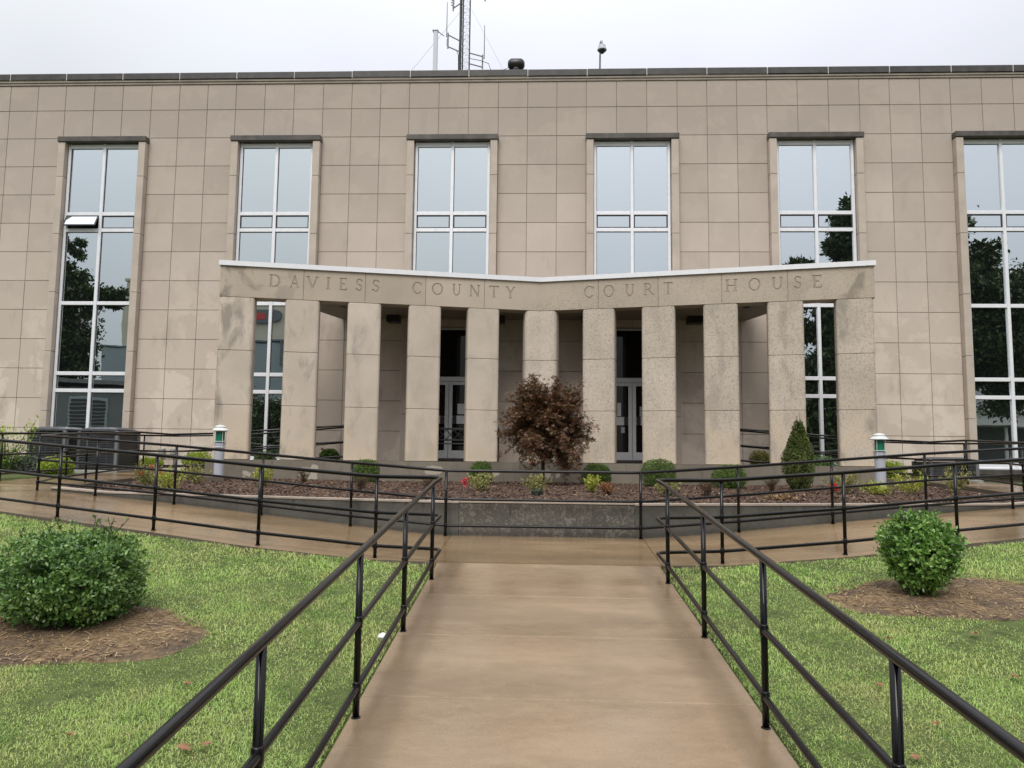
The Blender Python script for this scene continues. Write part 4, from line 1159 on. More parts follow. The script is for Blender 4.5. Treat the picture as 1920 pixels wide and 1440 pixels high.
# shrubs outside the bed, by the building
OS = [(-10.9, 16.9, 1.25, .60, .34, 'lime', 'lime green low shrub in front of the two left air conditioners'),
      (-10.35, 19.95, 1.26, .62, .34, 'lime', 'lime green mound right of the left air conditioners against the wall'),
      (-9.15, 20.05, 1.34, .66, .42, 'lime', 'yellow lime mound against the wall left of the portico'),
      (-7.25, 19.9, 1.36, .55, .40, 'boxwood', 'green shrub in front of the window behind the two left columns'),
      (-5.55, 19.85, 1.52, .50, .36, 'boxwood', 'dark green shrub seen between the second and third columns'),
      (5.55, 19.85, 1.50, .50, .42, 'olive', 'small pale shrub left of the cone evergreen behind the columns'),
      (6.95, 19.7, 1.36, .80, .46, 'hollylite', 'pale green shrub between the two rightmost columns'),
      (8.78, 20.0, 1.30, .75, .42, 'lime', 'lime green mound against the wall right of the portico'),
      (-8.2, 19.9, 1.28, .8, .16, 'greyleaf', 'grey green ground cover left of the portico'),
      (9.6, 19.7, 1.22, 1.1, .20, 'greyleaf', 'grey green ground cover beside the right air conditioner'),
      (-11.9, 17.3, 1.20, .9, .40, 'greyleaf', 'grey green mound beside the far left bush')]
for i, (x, y, z, w, h, m, lab) in enumerate(OS):
    clipped_shrub('foundation_shrub', lab, 'shrub', (x, y, z), w, w*.7, h, M[m], .045, 4200, 90+i, 2.2, 'shrubs along the foot of the building', 2, wild=.12)
# tall bush at the far left
def far_bush():
    c = (-12.35, 17.0, 1.15); t = thing('leafy_bush', 'tall yellow green bush at the far left beside the air conditioners', 'bush', c)
    rg = np.random.default_rng(77); mb = MB(); pl, pd = [], []
    for k in range(26):
        e = np.array(c) + np.array([rg.uniform(-.95, .75), rg.uniform(-.5, .5), rg.uniform(.45, 1.25)])
        twigs(mb, rg, c, [e], .012, .004)
        n = 110; q = rg.uniform(.3, 1.05, (n, 1)); P = np.array(c)*(1-q)+e*q+rg.normal(0, .09, (n, 3))
        (pl if e[2] > c[2]+.85 else pd).append(leaves(rg, P, rg.normal(0, 1, (n, 3))+np.array([0, 0, .4]), .085, .035))
    V, T = join(pl); o = link('foliage', fast_mesh('foliage', V, tris=T, mats=[M['lime']]), t); o['kind'] = 'stuff'; o['label'] = 'fresh lime green upper leaves'
    V, T = join(pd); o = link('foliage', fast_mesh('foliage', V, tris=T, mats=[M['boxwood']]), t); o['kind'] = 'stuff'; o['label'] = 'darker green lower leaves'
    mb.build('stems', M['bark'], t, smooth=True)
far_bush()
# japanese maple
def maple():
    c = np.array([-0.02, 16.9, 1.12]); t = thing('maple_tree', 'small round Japanese maple with maroon leaves before the centre column', 'tree', tuple(c))
    rg = np.random.default_rng(21); mb = MB()
    top = c + np.array([0.02, 0, .62])
    mb.tube([tuple(c-[0, 0, .05]), tuple(c+[.015, 0, .3]), tuple(top)], [.05, .042, .038], 10)
    cen = c + np.array([.06, 0, 1.33]); R = np.array([.86, .82, .98])
    parts = []; tipsP = []
    for k in range(300):
        d = unit(rg.normal(0, 1, (1, 3)) + np.array([[0, -.1, .05]]))[0]
        f = 1 + .18*math.sin(3*d[0]*2.1+1)*math.cos(4*d[2]) + .08*math.sin(9*d[0]+7*d[2]) + rg.normal(0, .10)
        sq = (np.abs(d)**2.6).sum()**(-1/2.6)
        tip = cen + d*R*f*sq*rg.uniform(.72, 1.0)
        if tip[2] < c[2]+.30: tip[2] = c[2]+.30+rg.uniform(0, .15)
        tipsP.append(tip)
        st = cen + (tip-cen)*.25
        n = 48; q = rg.uniform(.30, 1.08, (n, 1))
        P = st*(1-q)+tip*q + rg.normal(0, .045, (n, 3))
        parts.append(star_leaves(rg, P, np.tile(d, (n, 1))+np.array([0, 0, -.1]), .078, .016))
        if k % 7 == 0: mb.tube([tuple(top), tuple(st*.6+top*.4), tuple(tip)], [.016, .009, .003], 5)
    # stray shoots that leave the outline
    for (dx, dz) in ((-.42, 1.85), (-.32, 2.30), (.98, .95), (1.10, 1.02), (.92, 1.3), (-.98, 1.15), (-.95, 1.6), (.3, 2.18), (.84, 1.85), (-.98, .62), (-.2, 2.42), (.62, 2.02)):
        e = c + np.array([dx, rg.normal(0, .15), dz]); s = cen + (e-cen)*.6
        mb.tube([tuple(s), tuple((s+e)/2+rg.normal(0, .02, 3)), tuple(e)], [.005, .004, .002], 4)
        q = rg.uniform(.2, 1, (20, 1)); P = s*(1-q)+e*q + rg.normal(0, .03, (20, 3))
        parts.append(star_leaves(rg, P, np.tile(unit((e-cen)[None])[0], (20, 1)), .075, .015))
    V, T = join(parts); link('crown', fast_mesh('crown', V, tris=T, mats=[M['maple']]), t)['kind'] = 'stuff'
    mb.build('trunk', M['bark'], t, smooth=True)
maple()

# ------------------------------------------------------------------ lawn detail
RINGS = [(-3.46, 5.58, 1.0, .66), (3.58, 6.92, 1.08, .63)]
def in_ring(x, y, k=1.0):
    for (cx, cy, a, b) in RINGS:
        ang = math.atan2((y-cy)/b, (x-cx)/a)
        r = math.hypot((x-cx)/a, (y-cy)/b)
        if r < k*(1 + .06*math.sin(3*ang+cx) + .04*math.sin(7*ang)): return True
    return False
def front_yv(ax):
    xs = [0] + [p[0] for p in OUT[:8]] + [60]; ys = [8.14] + [p[1] for p in OUT[:8]] + [11.6]
    return np.interp(ax, xs, ys)
def lawn_zv(x, y):
    ax = np.abs(x - XS)
    return np.minimum(-0.136 + 0.0903*np.maximum(y, -3) + LK*np.maximum(0, ax-1.2)*np.clip(y/8.5, 0, 1), 1.24)
def in_ring_v(x, y, k):
    r_ = np.zeros(len(x), bool)
    for (cx, cy, a, b) in RINGS:
        g = np.arctan2((y-cy)/b, (x-cx)/a); r_ |= np.hypot((x-cx)/a, (y-cy)/b) < k*(1+.06*np.sin(3*g+cx)+.04*np.sin(7*g))
    return r_
def wob(x, y, f, p):
    return (np.sin(x*f+p)*np.cos(y*f*1.27+p*2) + .6*np.sin(x*f*2.3+y*f*1.1+p*3) + .4*np.cos(y*f*3.7-x*f*1.9+p))/2
def build_grass():
    rg = np.random.default_rng(5)
    def patch(N, xr, yr, hh, ww):
        x = rg.uniform(*xr, N); y = rg.uniform(*yr, N); ax = np.abs(x-XS)
        ok = (np.abs(x - walk_c(y)) > 1.185) & (y < front_yv(ax)-.015) & ~in_ring_v(x, y, .97) & (np.abs(x) < .72*y+1.0)
        x, y = x[ok], y[ok]; n = len(x); z = lawn_zv(x, y)
        h = hh*rg.uniform(.45, 1.3, n); w = ww*rg.uniform(.6, 1.3, n); a = rg.uniform(0, 2*np.pi, n); lean = rg.uniform(.3, 1.4, n)
        h *= 1 + .45*np.clip(wob(x, y, 2.9, 1.3), -.7, 1) + .35*np.clip(wob(x, y, 9.0, .4), -.7, 1)
        d = np.stack([np.cos(a)*np.sin(lean), np.sin(a)*np.sin(lean), np.cos(lean)], 1); s = np.stack([-np.sin(a), np.cos(a), np.zeros(n)], 1)
        b = np.stack([x, y, z-.004], 1); m = b + d*(h*.55)[:, None] + np.array([0, 0, .18])*h[:, None]
        t = b + d*h[:, None] + np.stack([np.cos(a), np.sin(a), rg.uniform(-.9, .3, n)], 1)*(h*.4)[:, None]
        sw = s*w[:, None]*.5
        return np.stack([b-sw, b+sw, m+sw*.8, m-sw*.8, t], 1).reshape(-1, 3)
    arr = []
    for s in (-1, 1):
        for (y0, y1, dens, hh, ww) in ((1.7, 3.4, 15000, .025, .0027), (3.4, 5.2, 11000, .025, .0032), (5.2, 7.2, 6500, .028, .0043), (7.2, 10.6, 3600, .034, .0062)):
            xm = .72*y1+1.0; A = (xm-1.2)*(y1-y0)
            arr.append(patch(int(A*dens), (XS+s*1.05, XS+s*xm) if s > 0 else (XS-xm, XS-1.05), (y0, y1), hh, ww))
    V = np.concatenate(arr); n = len(V)//5; i = np.arange(n)*5
    T = np.stack([np.stack([i, i+1, i+2], 1), np.stack([i, i+2, i+3], 1), np.stack([i+3, i+2, i+4], 1)], 1).reshape(-1, 3)
    o = link('grass', fast_mesh('grass', V, tris=T, mats=[M['grass']])); tag(o, 'short mown green grass on both lawns', 'grass', kind='stuff')
build_grass()
def build_rings():
    rg = np.random.default_rng(8)
    for k, (cx, cy, a, b) in enumerate(RINGS):
        V = [(cx, cy, lawn_z(cx, cy)+.02)]; n = 60; rings = 8
        for r in range(1, rings+1):
            for i in range(n):
                g = 2*math.pi*i/n; f = r/rings*(1+.06*math.sin(3*g+cx)+.04*math.sin(7*g))*1.02
                x, y = cx+math.cos(g)*a*f, cy+math.sin(g)*b*f
                V.append((x, y, lawn_z(x, y) + .022 - .022*(r/rings)**6 + .01*mnoise.noise(Vector((x*9, y*9, 2)))))
        F = [(0, 1+i, 1+(i+1) % n) for i in range(n)]
        for r in range(rings-1):
            for i in range(n): F.append((1+r*n+i, 1+(r+1)*n+i, 1+(r+1)*n+(i+1) % n, 1+r*n+(i+1) % n))
        mb = MB(); mb.add(V, F); o = tag(mb.build('straw_ring', M['straw'], smooth=True), kind='structure')
        N = 1700; g = rg.uniform(0, 2*np.pi, N); r = np.sqrt(rg.uniform(0, 1, N)); x = cx+np.cos(g)*a*r; y = cy+np.sin(g)*b*r
        z = np.array([lawn_z(p, q) for p, q in zip(x, y)])+.026
        chips('straw', x, y, z, rg, .055, .006, M['strawbit'], 'loose pine straw around the %s lawn shrub' % ('left', 'right')[k], 'straw', .3)
build_rings()
def fallen_leaf(x, y, label, z=None, size=.07, seed=0):
    rg = random.Random(seed); z = (lawn_z(x, y)+.032) if z is None else z
    mb = MB(); n = 14; V = [(x, y, z+.006)]
    a0 = rg.uniform(0, 6)
    for i in range(n):
        a = a0+2*math.pi*i/n; r = size*(1.0 if i % 2 == 0 else .55)*rg.uniform(.7, 1.1)*.6
        V.append((x+math.cos(a)*r, y+math.sin(a)*r, z+rg.uniform(-.004, .018)))
    mb.add(V, [(0, 1+i, 1+(i+1) % n) for i in range(n)]); mb.add([(p[0], p[1], p[2]-.001) for p in V], [(0, 1+(i+1) % n, 1+i) for i in range(n)])
    return tag(mb.build('fallen_leaf', M['deadleaf']), label, 'leaf', 'fallen leaves on the lawn')
for i, (x, y, s, lab) in enumerate(((-2.14, 4.72, .05, 'brown fallen leaf on the left lawn, nearest the straw ring'),
        (-2.43, 4.03, .045, 'reddish fallen leaf on the left lawn near the bottom edge, farthest left'), (-1.79, 3.95, .08, 'left of two curled brown leaves near the bottom of the left lawn'),
        (-1.70, 3.99, .07, 'right of two curled brown leaves near the bottom of the left lawn'), (3.16, 5.9, .06, 'orange brown fallen leaf below the right straw ring'),
        (2.975, 5.1, .075, 'curled brown fallen leaf at the right edge of the right lawn'), (2.08, 4.97, .05, 'pale brown fallen leaf midway down the right lawn'),
        (2.14, 4.42, .045, 'reddish fallen leaf near the right railing low on the right lawn'), (1.86, 4.05, .06, 'brown fallen leaf nearest the bottom edge on the right lawn'),
        (2.52, 5.83, .05, 'reddish brown leaf behind the right top rail'))):
    fallen_leaf(x, y, lab, size=s, seed=i)
def litter():
    x, y = -1.15, 5.66; z = lawn_z(x, y)+.03; rg = random.Random(4); mb = MB(); V = []
    for j in range(5):
        for i in range(6):
            a = 2*math.pi*i/6; r = (.0, .03, .038, .03, .008)[j]*rg.uniform(.7, 1.3)
            V.append((x+math.cos(a)*r, y+math.sin(a)*r*.8, z+j*.015+rg.uniform(-.006, .006)))
    F = [(j*6+i, j*6+(i+1) % 6, (j+1)*6+(i+1) % 6, (j+1)*6+i) for j in range(4) for i in range(6)] + [tuple(24+i for i in range(6))]
    mb.add(V, F); tag(mb.build('paper_scrap', M['whitemetal']), 'crumpled white paper scrap in the grass by the left railing', 'litter')
litter()

# ------------------------------------------------------------------ bollard lights
def bollard(label, c):
    t = thing('bollard_light', label, 'bollard', c, 'bollard lights in the mulch bed'); x, y, z = c
    MB().bevbox(x-.19, x+.19, y-.17, y+.17, z-.10, z+.015, .01).build('footing', M['edge'], t)
    MB().lathe([(.10,.01),(.10,.66),(.104,.662),(.104,.72)], c, 24).build('post', M['bollard'], t, smooth=False)
    mb = MB()
    for h in (.615, .735): mb.lathe([(.104,h),(.128,h+.004),(.128,h+.012),(.104,h+.016)], c, 20)
    mb.build('guard_ring', M['bollardcap'], t)
    MB().lathe([(.092,.722),(.092,.955)], c, 20).build('lens', M['greenlens'], t, smooth=False)
    mb = MB()
    for k in range(4):
        a = math.pi/4+k*math.pi/2; px, py = x+.122*math.cos(a), y+.122*math.sin(a); mb.tube([(px, py, z+.60), (px, py, z+.985)], .006, 6)
    mb.build('guard_rod', M['bollardcap'], t)
    cap = MB().lathe([(.10,.956),(.172,.965),(.174,.978),(.115,1.032),(.10,1.036)], c, 24).build('cap', M['bollardcap'], t)
    MB().lathe([(.10,1.037),(.115,1.042),(.115,1.056),(.085,1.078),(.03,1.094)], c, 20).build('finial', M['bollardcap'], t)
bollard('grey bollard light with green lens at the left end of the portico', (-6.82, 16.0, 1.255))
bollard('grey bollard light with green lens at the right end of the portico', (6.68, 15.6, 1.20))

# ------------------------------------------------------------------ air conditioners
def air_con(label, x0, x1, y0, y1, z0, h):
    t = thing('air_conditioner', label, 'air conditioner', ((x0+x1)/2, (y0+y1)/2, z0), 'air conditioning units beside the building')
    MB().bevbox(x0-.06, x1+.06, y0-.06, y1+.06, z0-.12, z0+.03, .01).build('pad', M['utility'], t)
    zt = z0+h
    MB().box(x0+.05, x1-.05, y0+.05, y1-.05, z0+.031, zt-.06).build('coil', M['black'], t)
    mb = MB(); n = int(h/.045)
    for k in range(n):
        z = z0+.06+k*(h-.14)/n
        mb.box(x0+.02, x1-.02, y0, y0+.012, z, z+.016); mb.box(x0, x0+.012, y0+.02, y1-.02, z, z+.016); mb.box(x1-.012, x1, y0+.02, y1-.02, z, z+.016)
    for k in range(1, 4):
        x = x0+(x1-x0)*k/4; mb.box(x-.006, x+.006, y0-.004, y0+.001, z0+.05, zt-.06)
    mb.build('louvre', M['acbody'], t)
    for (x, y) in ((x0, y0), (x1-.07, y0), (x0, y1-.07), (x1-.07, y1-.07)):
        MB().bevbox(x-.004, x+.074, y-.004, y+.074, z0+.03, zt-.05, .008).build('corner_post', M['aclite'] if x > x0 else M['acbody'], t)
    V = []; cx, cy = (x0+x1)/2, (y0+y1)/2; prof = [(1.03, -.05), (1.03, -.005), (.96, .0), (.72, .05), (.5, .055)]
    mb = MB(); m = 24
    for (k, dz) in prof:
        for i in range(m):
            a = 2*math.pi*i/m; ca, sa = math.cos(a), math.sin(a); sq = (abs(ca)**6+abs(sa)**6)**(-1/6)
            V.append((cx+ca*sq*k*(x1-x0)/2, cy+sa*sq*k*(y1-y0)/2, zt+dz))
    F = [(j*m+i, j*m+(i+1) % m, (j+1)*m+(i+1) % m, (j+1)*m+i) for j in range(len(prof)-1) for i in range(m)] + [tuple((len(prof)-1)*m+i for i in range(m))]
    mb.add(V, F); mb.build('fan_top', M['acbody'], t)
air_con('left one of the two dark grey air conditioners below the left window', -12.55, -11.60, 18.25, 19.3, 1.29, 1.02)
air_con('right one of the two dark grey air conditioners below the left window', -11.30, -10.30, 18.25, 19.3, 1.29, 1.02)
air_con('low dark air conditioner right of the portico beside the rightmost window', 9.12, 10.25, 18.6, 19.5, 1.30, .50)

# ------------------------------------------------------------------ small things on the building
def utility(label, x, z, w, h, m='utility'):
    t = thing('electrical_box', label, 'electrical box', (x, D-.08, z), 'electrical boxes at the foot of the wall')
    MB().bevbox(x-w/2, x+w/2, D-.12, D-.005, z, z+h, .008).build('case', M[m], t)
    MB().bevbox(x-w/2+.02, x+w/2-.02, D-.128, D-.121, z+.02, z+h-.02, .003).build('cover', M[m], t)
    MB().tube([(x, D-.05, z-.45), (x, D-.05, z)], .014, 8).build('conduit', M['greymetal'], t)
utility('left grey electrical box low on the wall right of the left window', -10.35, 1.70, .16, .17)
utility('right grey electrical box low on the wall right of the left window', -10.02, 1.70, .16, .17)
utility('pale low electrical box on the wall nearest the portico', -9.62, 1.45, .2, .26, 'bollardcap')
def bench():
    x0, x1, y, z = -3.05, -1.12, 19.55, ZF
    t = thing('bench', 'black metal bench with lattice back in front of the left doors', 'bench', ((x0+x1)/2, y, z))
    mb = MB()
    for k in range(6): mb.bevbox(x0, x1, y-.06-.08*k, y-.005-.08*k, z+.43, z+.455, .006)
    mb.build('seat', M['darkmetal'], t)
    mb = MB(); mb.bevbox(x0, x1, y+.005, y+.04, z+.80, z+.85, .006); mb.bevbox(x0, x1, y+.005, y+.04, z+.52, z+.56, .006)
    n = 10
    for k in range(n):
        a, b = x0+(x1-x0)*k/n, x0+(x1-x0)*(k+1)/n
        mb.tube([(a, y+.022, z+.56), (b, y+.022, z+.80)], .011, 5); mb.tube([(b, y+.024, z+.56), (a, y+.024, z+.80)], .011, 5)
    mb.build('backrest', M['darkmetal'], t)
    for x in (x0+.03, x1-.03):
        for yy in (y-.42, y+.02): MB().bevbox(x-.025, x+.025, yy-.025, yy+.025, z, z+(.43 if yy < y else .86), .006).build('leg', M['darkmetal'], t)
        MB().bevbox(x-.025, x+.025, y-.45, y+.0, z+.62, z+.65, .006).build('armrest', M['darkmetal'], t)
bench()
def rooftop():
    t = thing('floodlight', 'black drum-shaped floodlight standing on the parapet coping', 'floodlight', (-.84, 20.75, 12.54))
    mb = MB(); pts = [(-1.065+.135, 20.75, 12.755), (-.615-.0, 20.75, 12.755)]
    V = []; n = 20
    prof = [(-1.08, .04), (-1.07, .085), (-1.035, .13), (-.98, .163), (-.70, .163), (-.645, .13), (-.61, .085), (-.60, .04)]
    for (x, r) in prof:
        for i in range(n): a = 2*math.pi*i/n; V.append((x, 20.75+r*math.cos(a), 12.80+r*math.sin(a)))
    F = [(j*n+i, (j+1)*n+i, (j+1)*n+(i+1) % n, j*n+(i+1) % n) for j in range(len(prof)-1) for i in range(n)] + [tuple(range(n)), tuple(7*n+i for i in range(n))[::-1]]
    mb.add(V, F); mb.build('housing', M['black'], t, smooth=True)
    MB().lathe([(.07,0),(.10,.04),(.10,.10),(.09,.13)], (-.84, 20.70, 12.53), 12).build('bracket', M['black'], t)
    MB().tube([(-1.08, 20.85, 12.76), (-1.3, 20.9, 12.68), (-1.45, 20.95, 12.56)], .008, 5).build('cable', M['darkmetal'], t)
    t = thing('security_camera', 'white dome security camera on a thin pole above the parapet', 'camera', (1.52, 20.8, 12.54))
    MB().lathe([(.10,0),(.10,.015),(.03,.03)], (1.52, 20.8, 12.54), 12).build('base_plate', M['camwhite'], t)
    MB().tube([(1.52, 20.8, 12.55), (1.53, 20.8, 13.32), (1.53, 20.76, 13.42), (1.56, 20.66, 13.44), (1.565, 20.62, 13.40), (1.565, 20.6, 13.28)], [.026, .024, .024, .026, .028, .03], 8).build('pole', M['camwhite'], t, smooth=True)
    MB().lathe([(.06,.24),(.10,.225),(.115,.12),(.135,.10),(.13,.08)], (1.565, 20.6, 13.03), 18).build('hood', M['camwhite'], t)
    MB().lathe([(.118,.082),(.112,.06),(.10,.055)], (1.565, 20.6, 13.03), 18).build('ring', M['acbody'], t)
    MB().lathe([(.078,.055),(.076,.03),(.055,-.0),(.02,-.02)], (1.565, 20.6, 13.03), 16).build('dome', M['black'], t, smooth=True)
    t = thing('roof_pole', 'pale square pole standing on the roof left of the lattice mast', 'pole', (-3.79, 25, 11.95))
    MB().bevbox(-3.86, -3.72, 24.93, 25.07, 11.95, 16.28, .01).build('shaft', M['whitepole'], t)
    MB().bevbox(-3.90, -3.70, 24.91, 25.09, 16.281, 16.32, .008).build('cap', M['whitepole'], t)
    MB().tube([(-3.75, 25, 16.32), (-3.6, 24.98, 16.18), (-3.5, 24.97, 16.10)], .014, 5).build('bracket', M['darkmetal'], t)
    # lattice mast
    t = thing('radio_mast', 'tall grey lattice radio mast with side antennas on the roof', 'mast', (-2.99, 27, 11.95))
    zt = 24.0; L = [(-3.17, 26.9), (-2.82, 26.9), (-3.11, 27.25)]
    for (x, y) in L: MB().tube([(x, y, 11.95), (x, y, zt)], .026, 6).build('leg', M['darkmetal'], t)
    mb = MB(); z = 12.0; st = .26; k = 0
    while z < zt-st:
        for i in range(3):
            a, b = L[i], L[(i+1) % 3]
            mb.tube([(a[0], a[1], z), (b[0], b[1], z+st)], .0036, 4); mb.tube([(b[0], b[1], z), (a[0], a[1], z+st)], .0036, 4)
            if k % 2 == 0: mb.tube([(a[0], a[1], z), (b[0], b[1], z)], .0036, 4)
        z += st; k += 1
    mb.build('lattice', M['greymetal'], t)
    mb = MB(); mb.tube([(-3.24, 26.9, 11.95), (-3.235, 26.9, 14.9), (-3.19, 26.9, 17.2), (-3.20, 26.9, zt)], .018, 5); mb.tube([(-3.11, 26.87, 11.95), (-3.13, 26.87, 15.6), (-3.11, 26.87, zt)], .02, 5)
    mb.build('cable', M['black'], t)
    def arm(xa, za, xb, zb, nm='bracket_arm'): MB().tube([(xa, 26.9, za), (xb, 26.9, zb)], .026, 6).build(nm, M['greymetal'], t)
    arm(-3.19, 17.02, -3.62, 17.25); arm(-3.19, 16.60, -3.62, 16.80); arm(-3.62, 16.72, -3.62, 17.33)
    arm(-2.81, 16.54, -2.33, 16.40); arm(-2.81, 16.13, -2.33, 15.99); arm(-2.33, 15.92, -2.33, 16.46)
    arm(-2.82, 18.66, -2.26, 18.63); arm(-2.27, 18.55, -2.27, 18.8); arm(-3.18, 18.48, -3.45, 18.28); arm(-3.45, 18.18, -3.46, 19.4)
    for (x, z0, z1) in ((-3.67, 17.15, 18.51), (-2.27, 16.30, 17.6)):
        MB().tube([(x, 26.88, z0), (x, 26.88, z1)], [.020, .012], 6).build('whip_antenna', M['greymetal'], t)
    mb = MB()
    for k in range(7): mb.tube([(-3.53, 26.9, 18.42+k*.1), (-3.40, 26.9, 18.36+k*.1)], .016, 5)
    mb.build('yagi_antenna', M['darkmetal'], t)
    mb = MB(); mb.tube([(-2.80, 26.9, 16.33), (-2.4, 26.85, 16.22), (-2.1, 26.8, 16.08), (-1.98, 26.8, 15.7), (-1.96, 26.8, 12)], .012, 5)
    mb.tube([(-3.66, 26.9, 17.1), (-3.66, 26.9, 16.85), (-3.60, 26.9, 16.72)], .008, 4); mb.tube([(-3.3, 26.9, 16.66), (-3.23, 26.9, 16.45), (-3.22, 26.9, 15.9)], .010, 4)
    mb.build('feed_line', M['darkmetal'], t)
    mb = MB(); mb.tube([(-2.78, 27, 18.3), (-.9, 24.5, 13.6)], .005, 4); mb.tube([(-3.2, 27, 18.2), (-5.2, 25.5, 14.5)], .005, 4)
    mb.build('guy_wire', M['greymetal'], t)
rooftop()

# ------------------------------------------------------------------ across the street: seen only in the window glass
def big_tree(label, trunk, blobs, N, leaf, seed):
    rg = np.random.default_rng(seed); t = thing('street_tree', label, 'tree', trunk, 'trees mirrored in the windows'); mb = MB(); parts = []
    top = Vector((blobs[0][0], blobs[0][1], blobs[0][2]))
    mb.tube([trunk, Vector(trunk).lerp(top, .5)+Vector((.3, 0, 0)), top], [.42, .32, .15], 9)
    vol = sum(b[3]*b[4]*b[5] for b in blobs)
    for b in blobs:
        c = np.array(b[:3]); R = np.array(b[3:6])
        mb.tube([Vector(trunk).lerp(top, .55), tuple(c*.6+np.array(Vector(trunk).lerp(top, .55))*.4), tuple(c)], [.16, .1, .04], 6)
        ncl = max(14, int(220*b[3]*b[4]*b[5]/vol))
        for k in range(ncl):
            d = unit(rg.normal(0, 1, (1, 3)))[0]; q = c + d*R*rg.uniform(.45, 1.0)
            n = int(N/300); rr = .26*float(R.mean())*rg.uniform(.6, 1.2)
            P = q + rg.normal(0, .5, (n, 3))*rr*np.array([1.2, 1.2, .8])
            parts.append(leaves(rg, P, rg.normal(0, 1, (n, 3))+np.array([0, 0, -.2]), leaf, leaf*.55))
    V, T = join(parts); link('crown', fast_mesh('crown', V, tris=T, mats=[M['treeleaf']]), t)['kind'] = 'stuff'
    mb.build('trunk', M['bark'], t, smooth=True)
big_tree('dark leafy tree mirrored in the far left window', (-38.6, -14, -.3),
         [(-38.5, -14, 11.5, 4.2, 4, 5.6), (-34.2, -14, 10.0, 1.4, 1.6, 2.6), (-35.2, -14, 13.6, 2.2, 1.6, 1.3), (-32.6, -14, 13.3, 1.3, 1.2, .7), (-36.4, -14, 17.0, 1.3, 1.4, 1.5), (-34.8, -14, 8.2, 1.6, 1.6, 1.2), (-35.6, -14, 9.0, 1.9, 1.8, 3.4)], 60000, .36, 51)
big_tree('large dark tree mirrored in the second window from the right', (24.5, -12, -.3),
         [(25.5, -12, 13.0, 4.6, 4.5, 5.5), (21.6, -12, 18.6, 1.7, 1.8, 1.9), (21.8, -12, 14.0, 2.0, 2.2, 2.6), (18.6, -12, 13.6, 2.0, 2.2, 2.0), (21.5, -12, 9.0, 3.0, 3.0, 3.0), (27.5, -12, 18.5, 2.5, 2.5, 1.8), (22.6, -12, 18.2, 2.0, 1.9, 2.4), (21.0, -12, 16.0, 1.7, 1.8, 1.6), (17.6, -12, 14.6, 1.8, 1.6, .9), (20.3, -12, 5.6, 2.6, 2.4, 4.2), (21.0, -12, 11.5, 2.4, 2.4, 3.2), (24, -12, 5.5, 3, 3, 3.5), (19.2, -12, 9.2, 2.2, 2.2, 5.0), (19.3, -12, 2.6, 2.6, 2.4, 3.0)], 130000, .42, 52)
big_tree('broad dark tree mirrored in the rightmost window', (34.0, -13, -.3),
         [(33.5, -13, 11.2, 5.0, 4.5, 4.6), (30.6, -13, 15.4, 2.2, 2.2, 2.0), (31.0, -13, 8.2, 2.4, 2.4, 2.2), (37.0, -13, 14.0, 3.5, 3.5, 3.0), (30.4, -13, 11.5, 2.4, 2.4, 4.0), (33, -13, 7.5, 4, 3, 2.6)], 90000, .42, 53)
big_tree('small leafy tree mirrored low in the window behind the left columns', (-19.2, -8, -.3),
         [(-19.2, -8, 3.6, 2.0, 1.8, 2.0), (-17.9, -8, 3.0, 1.4, 1.4, 2.1), (-17.2, -8, 4.9, .5, .7, 1.1)], 30000, .22, 54)
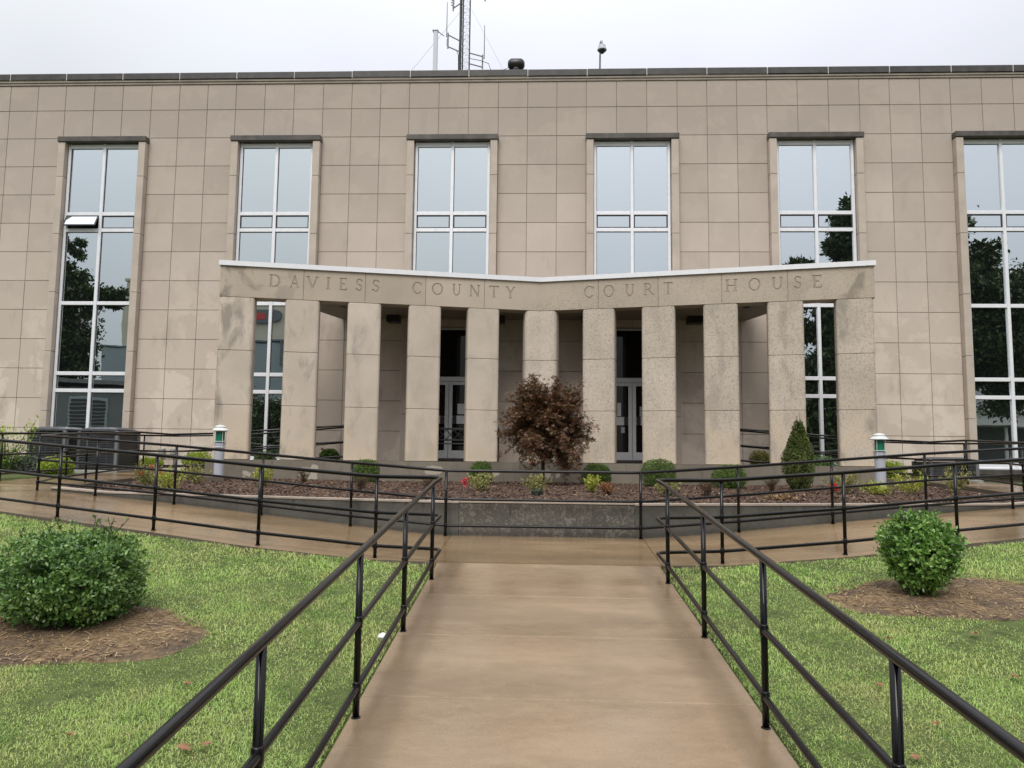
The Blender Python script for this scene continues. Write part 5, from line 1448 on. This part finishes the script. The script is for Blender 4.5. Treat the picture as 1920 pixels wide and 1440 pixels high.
def across():
    g0 = lawn_h(0, -10)
    t = thing('tan_building', 'tan building with a red and grey sign, mirrored in the second window', 'building', (-34, -40, g0))
    MB().bevbox(-46, -24, -58, -40, g0, 20.5, .1).build('wall', M['tanwall'], t)
    MB().bevbox(-46.2, -23.8, -58.2, -39.8, 20.51, 20.9, .05).build('parapet', M['tanwall'], t)
    mb = MB(); V = []; n = 20
    for y in (-39.97, -39.7):
        for i in range(n):
            a = 2*math.pi*i/n; ca, sa = math.cos(a), math.sin(a); sq = (abs(ca)**3+abs(sa)**3)**(-1/3); V.append((-30.5+1.9*ca*sq, y, 16.7+.75*sa*sq))
    mb.add(V, [tuple(range(n)), tuple(range(n, 2*n))[::-1]] + [(i, n+i, n+(i+1) % n, (i+1) % n) for i in range(n)])
    s = mb.build('sign', M['signgrey'], t)
    MB().bevbox(-32.3, -30.0, -39.69, -39.66, 16.3, 17.1, .01).build('sign_face', M['signred'], s)
    for k in range(3):
        w = MB().bevbox(-44+k*6, -41+k*6, -40.0, -39.92, 4, 8, .02).build('window', M['frame'], t)
        MB().box(-43.8+k*6, -41.2+k*6, -39.915, -39.90, 4.2, 7.8).build('pane', M['glass'], w)
    t = thing('grey_building', 'plain blue grey block mirrored behind the second window', 'building', (-27, -26, g0))
    MB().bevbox(-33, -20.5, -34, -25, g0, 11.6, .1).build('wall', M['greywall'], t)
    MB().bevbox(-33.1, -20.4, -34.1, -24.9, 11.61, 11.85, .05).build('parapet', M['signgrey'], t)
    MB().tube([(-23.2, -24.8, 11.7), (-23.2, -24.8, 9.6), (-22.2, -24.8, 9.4)], .12, 6).build('downpipe', M['signgrey'], t)
    t = thing('grey_building', 'blue grey building mirrored beside the tree in the far left window', 'building', (-39, -32, g0))
    MB().bevbox(-42.2, -34.5, -40, -30, g0, 11.9, .1).build('wall', M['greywall'], t)
    MB().bevbox(-42.3, -34.4, -40.1, -29.9, 11.91, 12.05, .03).build('parapet', M['greywall'], t)
    t = thing('service_shed', 'dark low shed with a louvred vent, mirrored at the foot of the far left window', 'shed', (-31, -7, g0))
    w = MB().bevbox(-38, -26.0, -12, -6, g0, 5.9, .05).build('wall', M['darkgrey'], t)
    mb = MB(); mb.add([(-38.3,-5.6,6.5),(-25.7,-5.6,5.95),(-25.7,-12.4,5.95),(-38.3,-12.4,6.5),(-38.3,-5.6,6.75),(-25.7,-5.6,6.2),(-25.7,-12.4,6.2),(-38.3,-12.4,6.75)],
        [(0,3,2,1),(4,5,6,7),(0,1,5,4),(1,2,6,5),(2,3,7,6),(3,0,4,7)]); mb.build('roof', M['slate'], t)
    v = MB().bevbox(-29.95, -27.5, -6.0, -5.93, 2.2, 5.25, .02).build('vent', M['greywall'], t)
    for k in range(12): MB().box(-29.8, -27.65, -5.93, -5.86, 2.35+k*.235, 2.49+k*.235).build('slat', M['black'], v)
    t = thing('white_house', 'white porch front of a house mirrored at the foot of the rightmost window', 'house', (44, -28, g0))
    MB().bevbox(34, 58, -36, -29, g0, 6.2, .05).build('wall', M['darkgrey'], t)
    MB().bevbox(33.5, 58.5, -29.5, -26, 4.85, 6.0, .05).build('fascia', M['whitewall'], t)
    MB().bevbox(33.3, 58.7, -29.8, -25.7, 6.01, 6.3, .05).build('cornice', M['whitewall'], t)
    mb = MB(); mb.prism([(33.3,-37),(58.7,-37),(58.7,-25.7),(33.3,-25.7)], 6.31, 6.5); mb.add([(33.3,-26.2,6.5),(58.7,-26.2,6.5),(58.7,-36.8,6.5),(33.3,-36.8,6.5),(38,-31,10.5),(54,-31,10.5)], [(0,1,5,4),(1,2,5),(2,3,4,5),(3,0,4)])
    mb.build('roof', M['slate'], t)
    d = MB().bevbox(41.2, 43.6, -30, -27.2, 6.6, 9.0, .05).build('dormer', M['whitewall'], t)
    MB().box(41.7, 43.1, -27.19, -27.15, 7.0, 8.6).build('pane', M['glass'], d)
    for k in range(6): MB().lathe([(.16,0),(.14,5.1)], (35.5+k*4.2, -26.6, g0), 10).build('porch_column', M['whitewall'], t)
across()
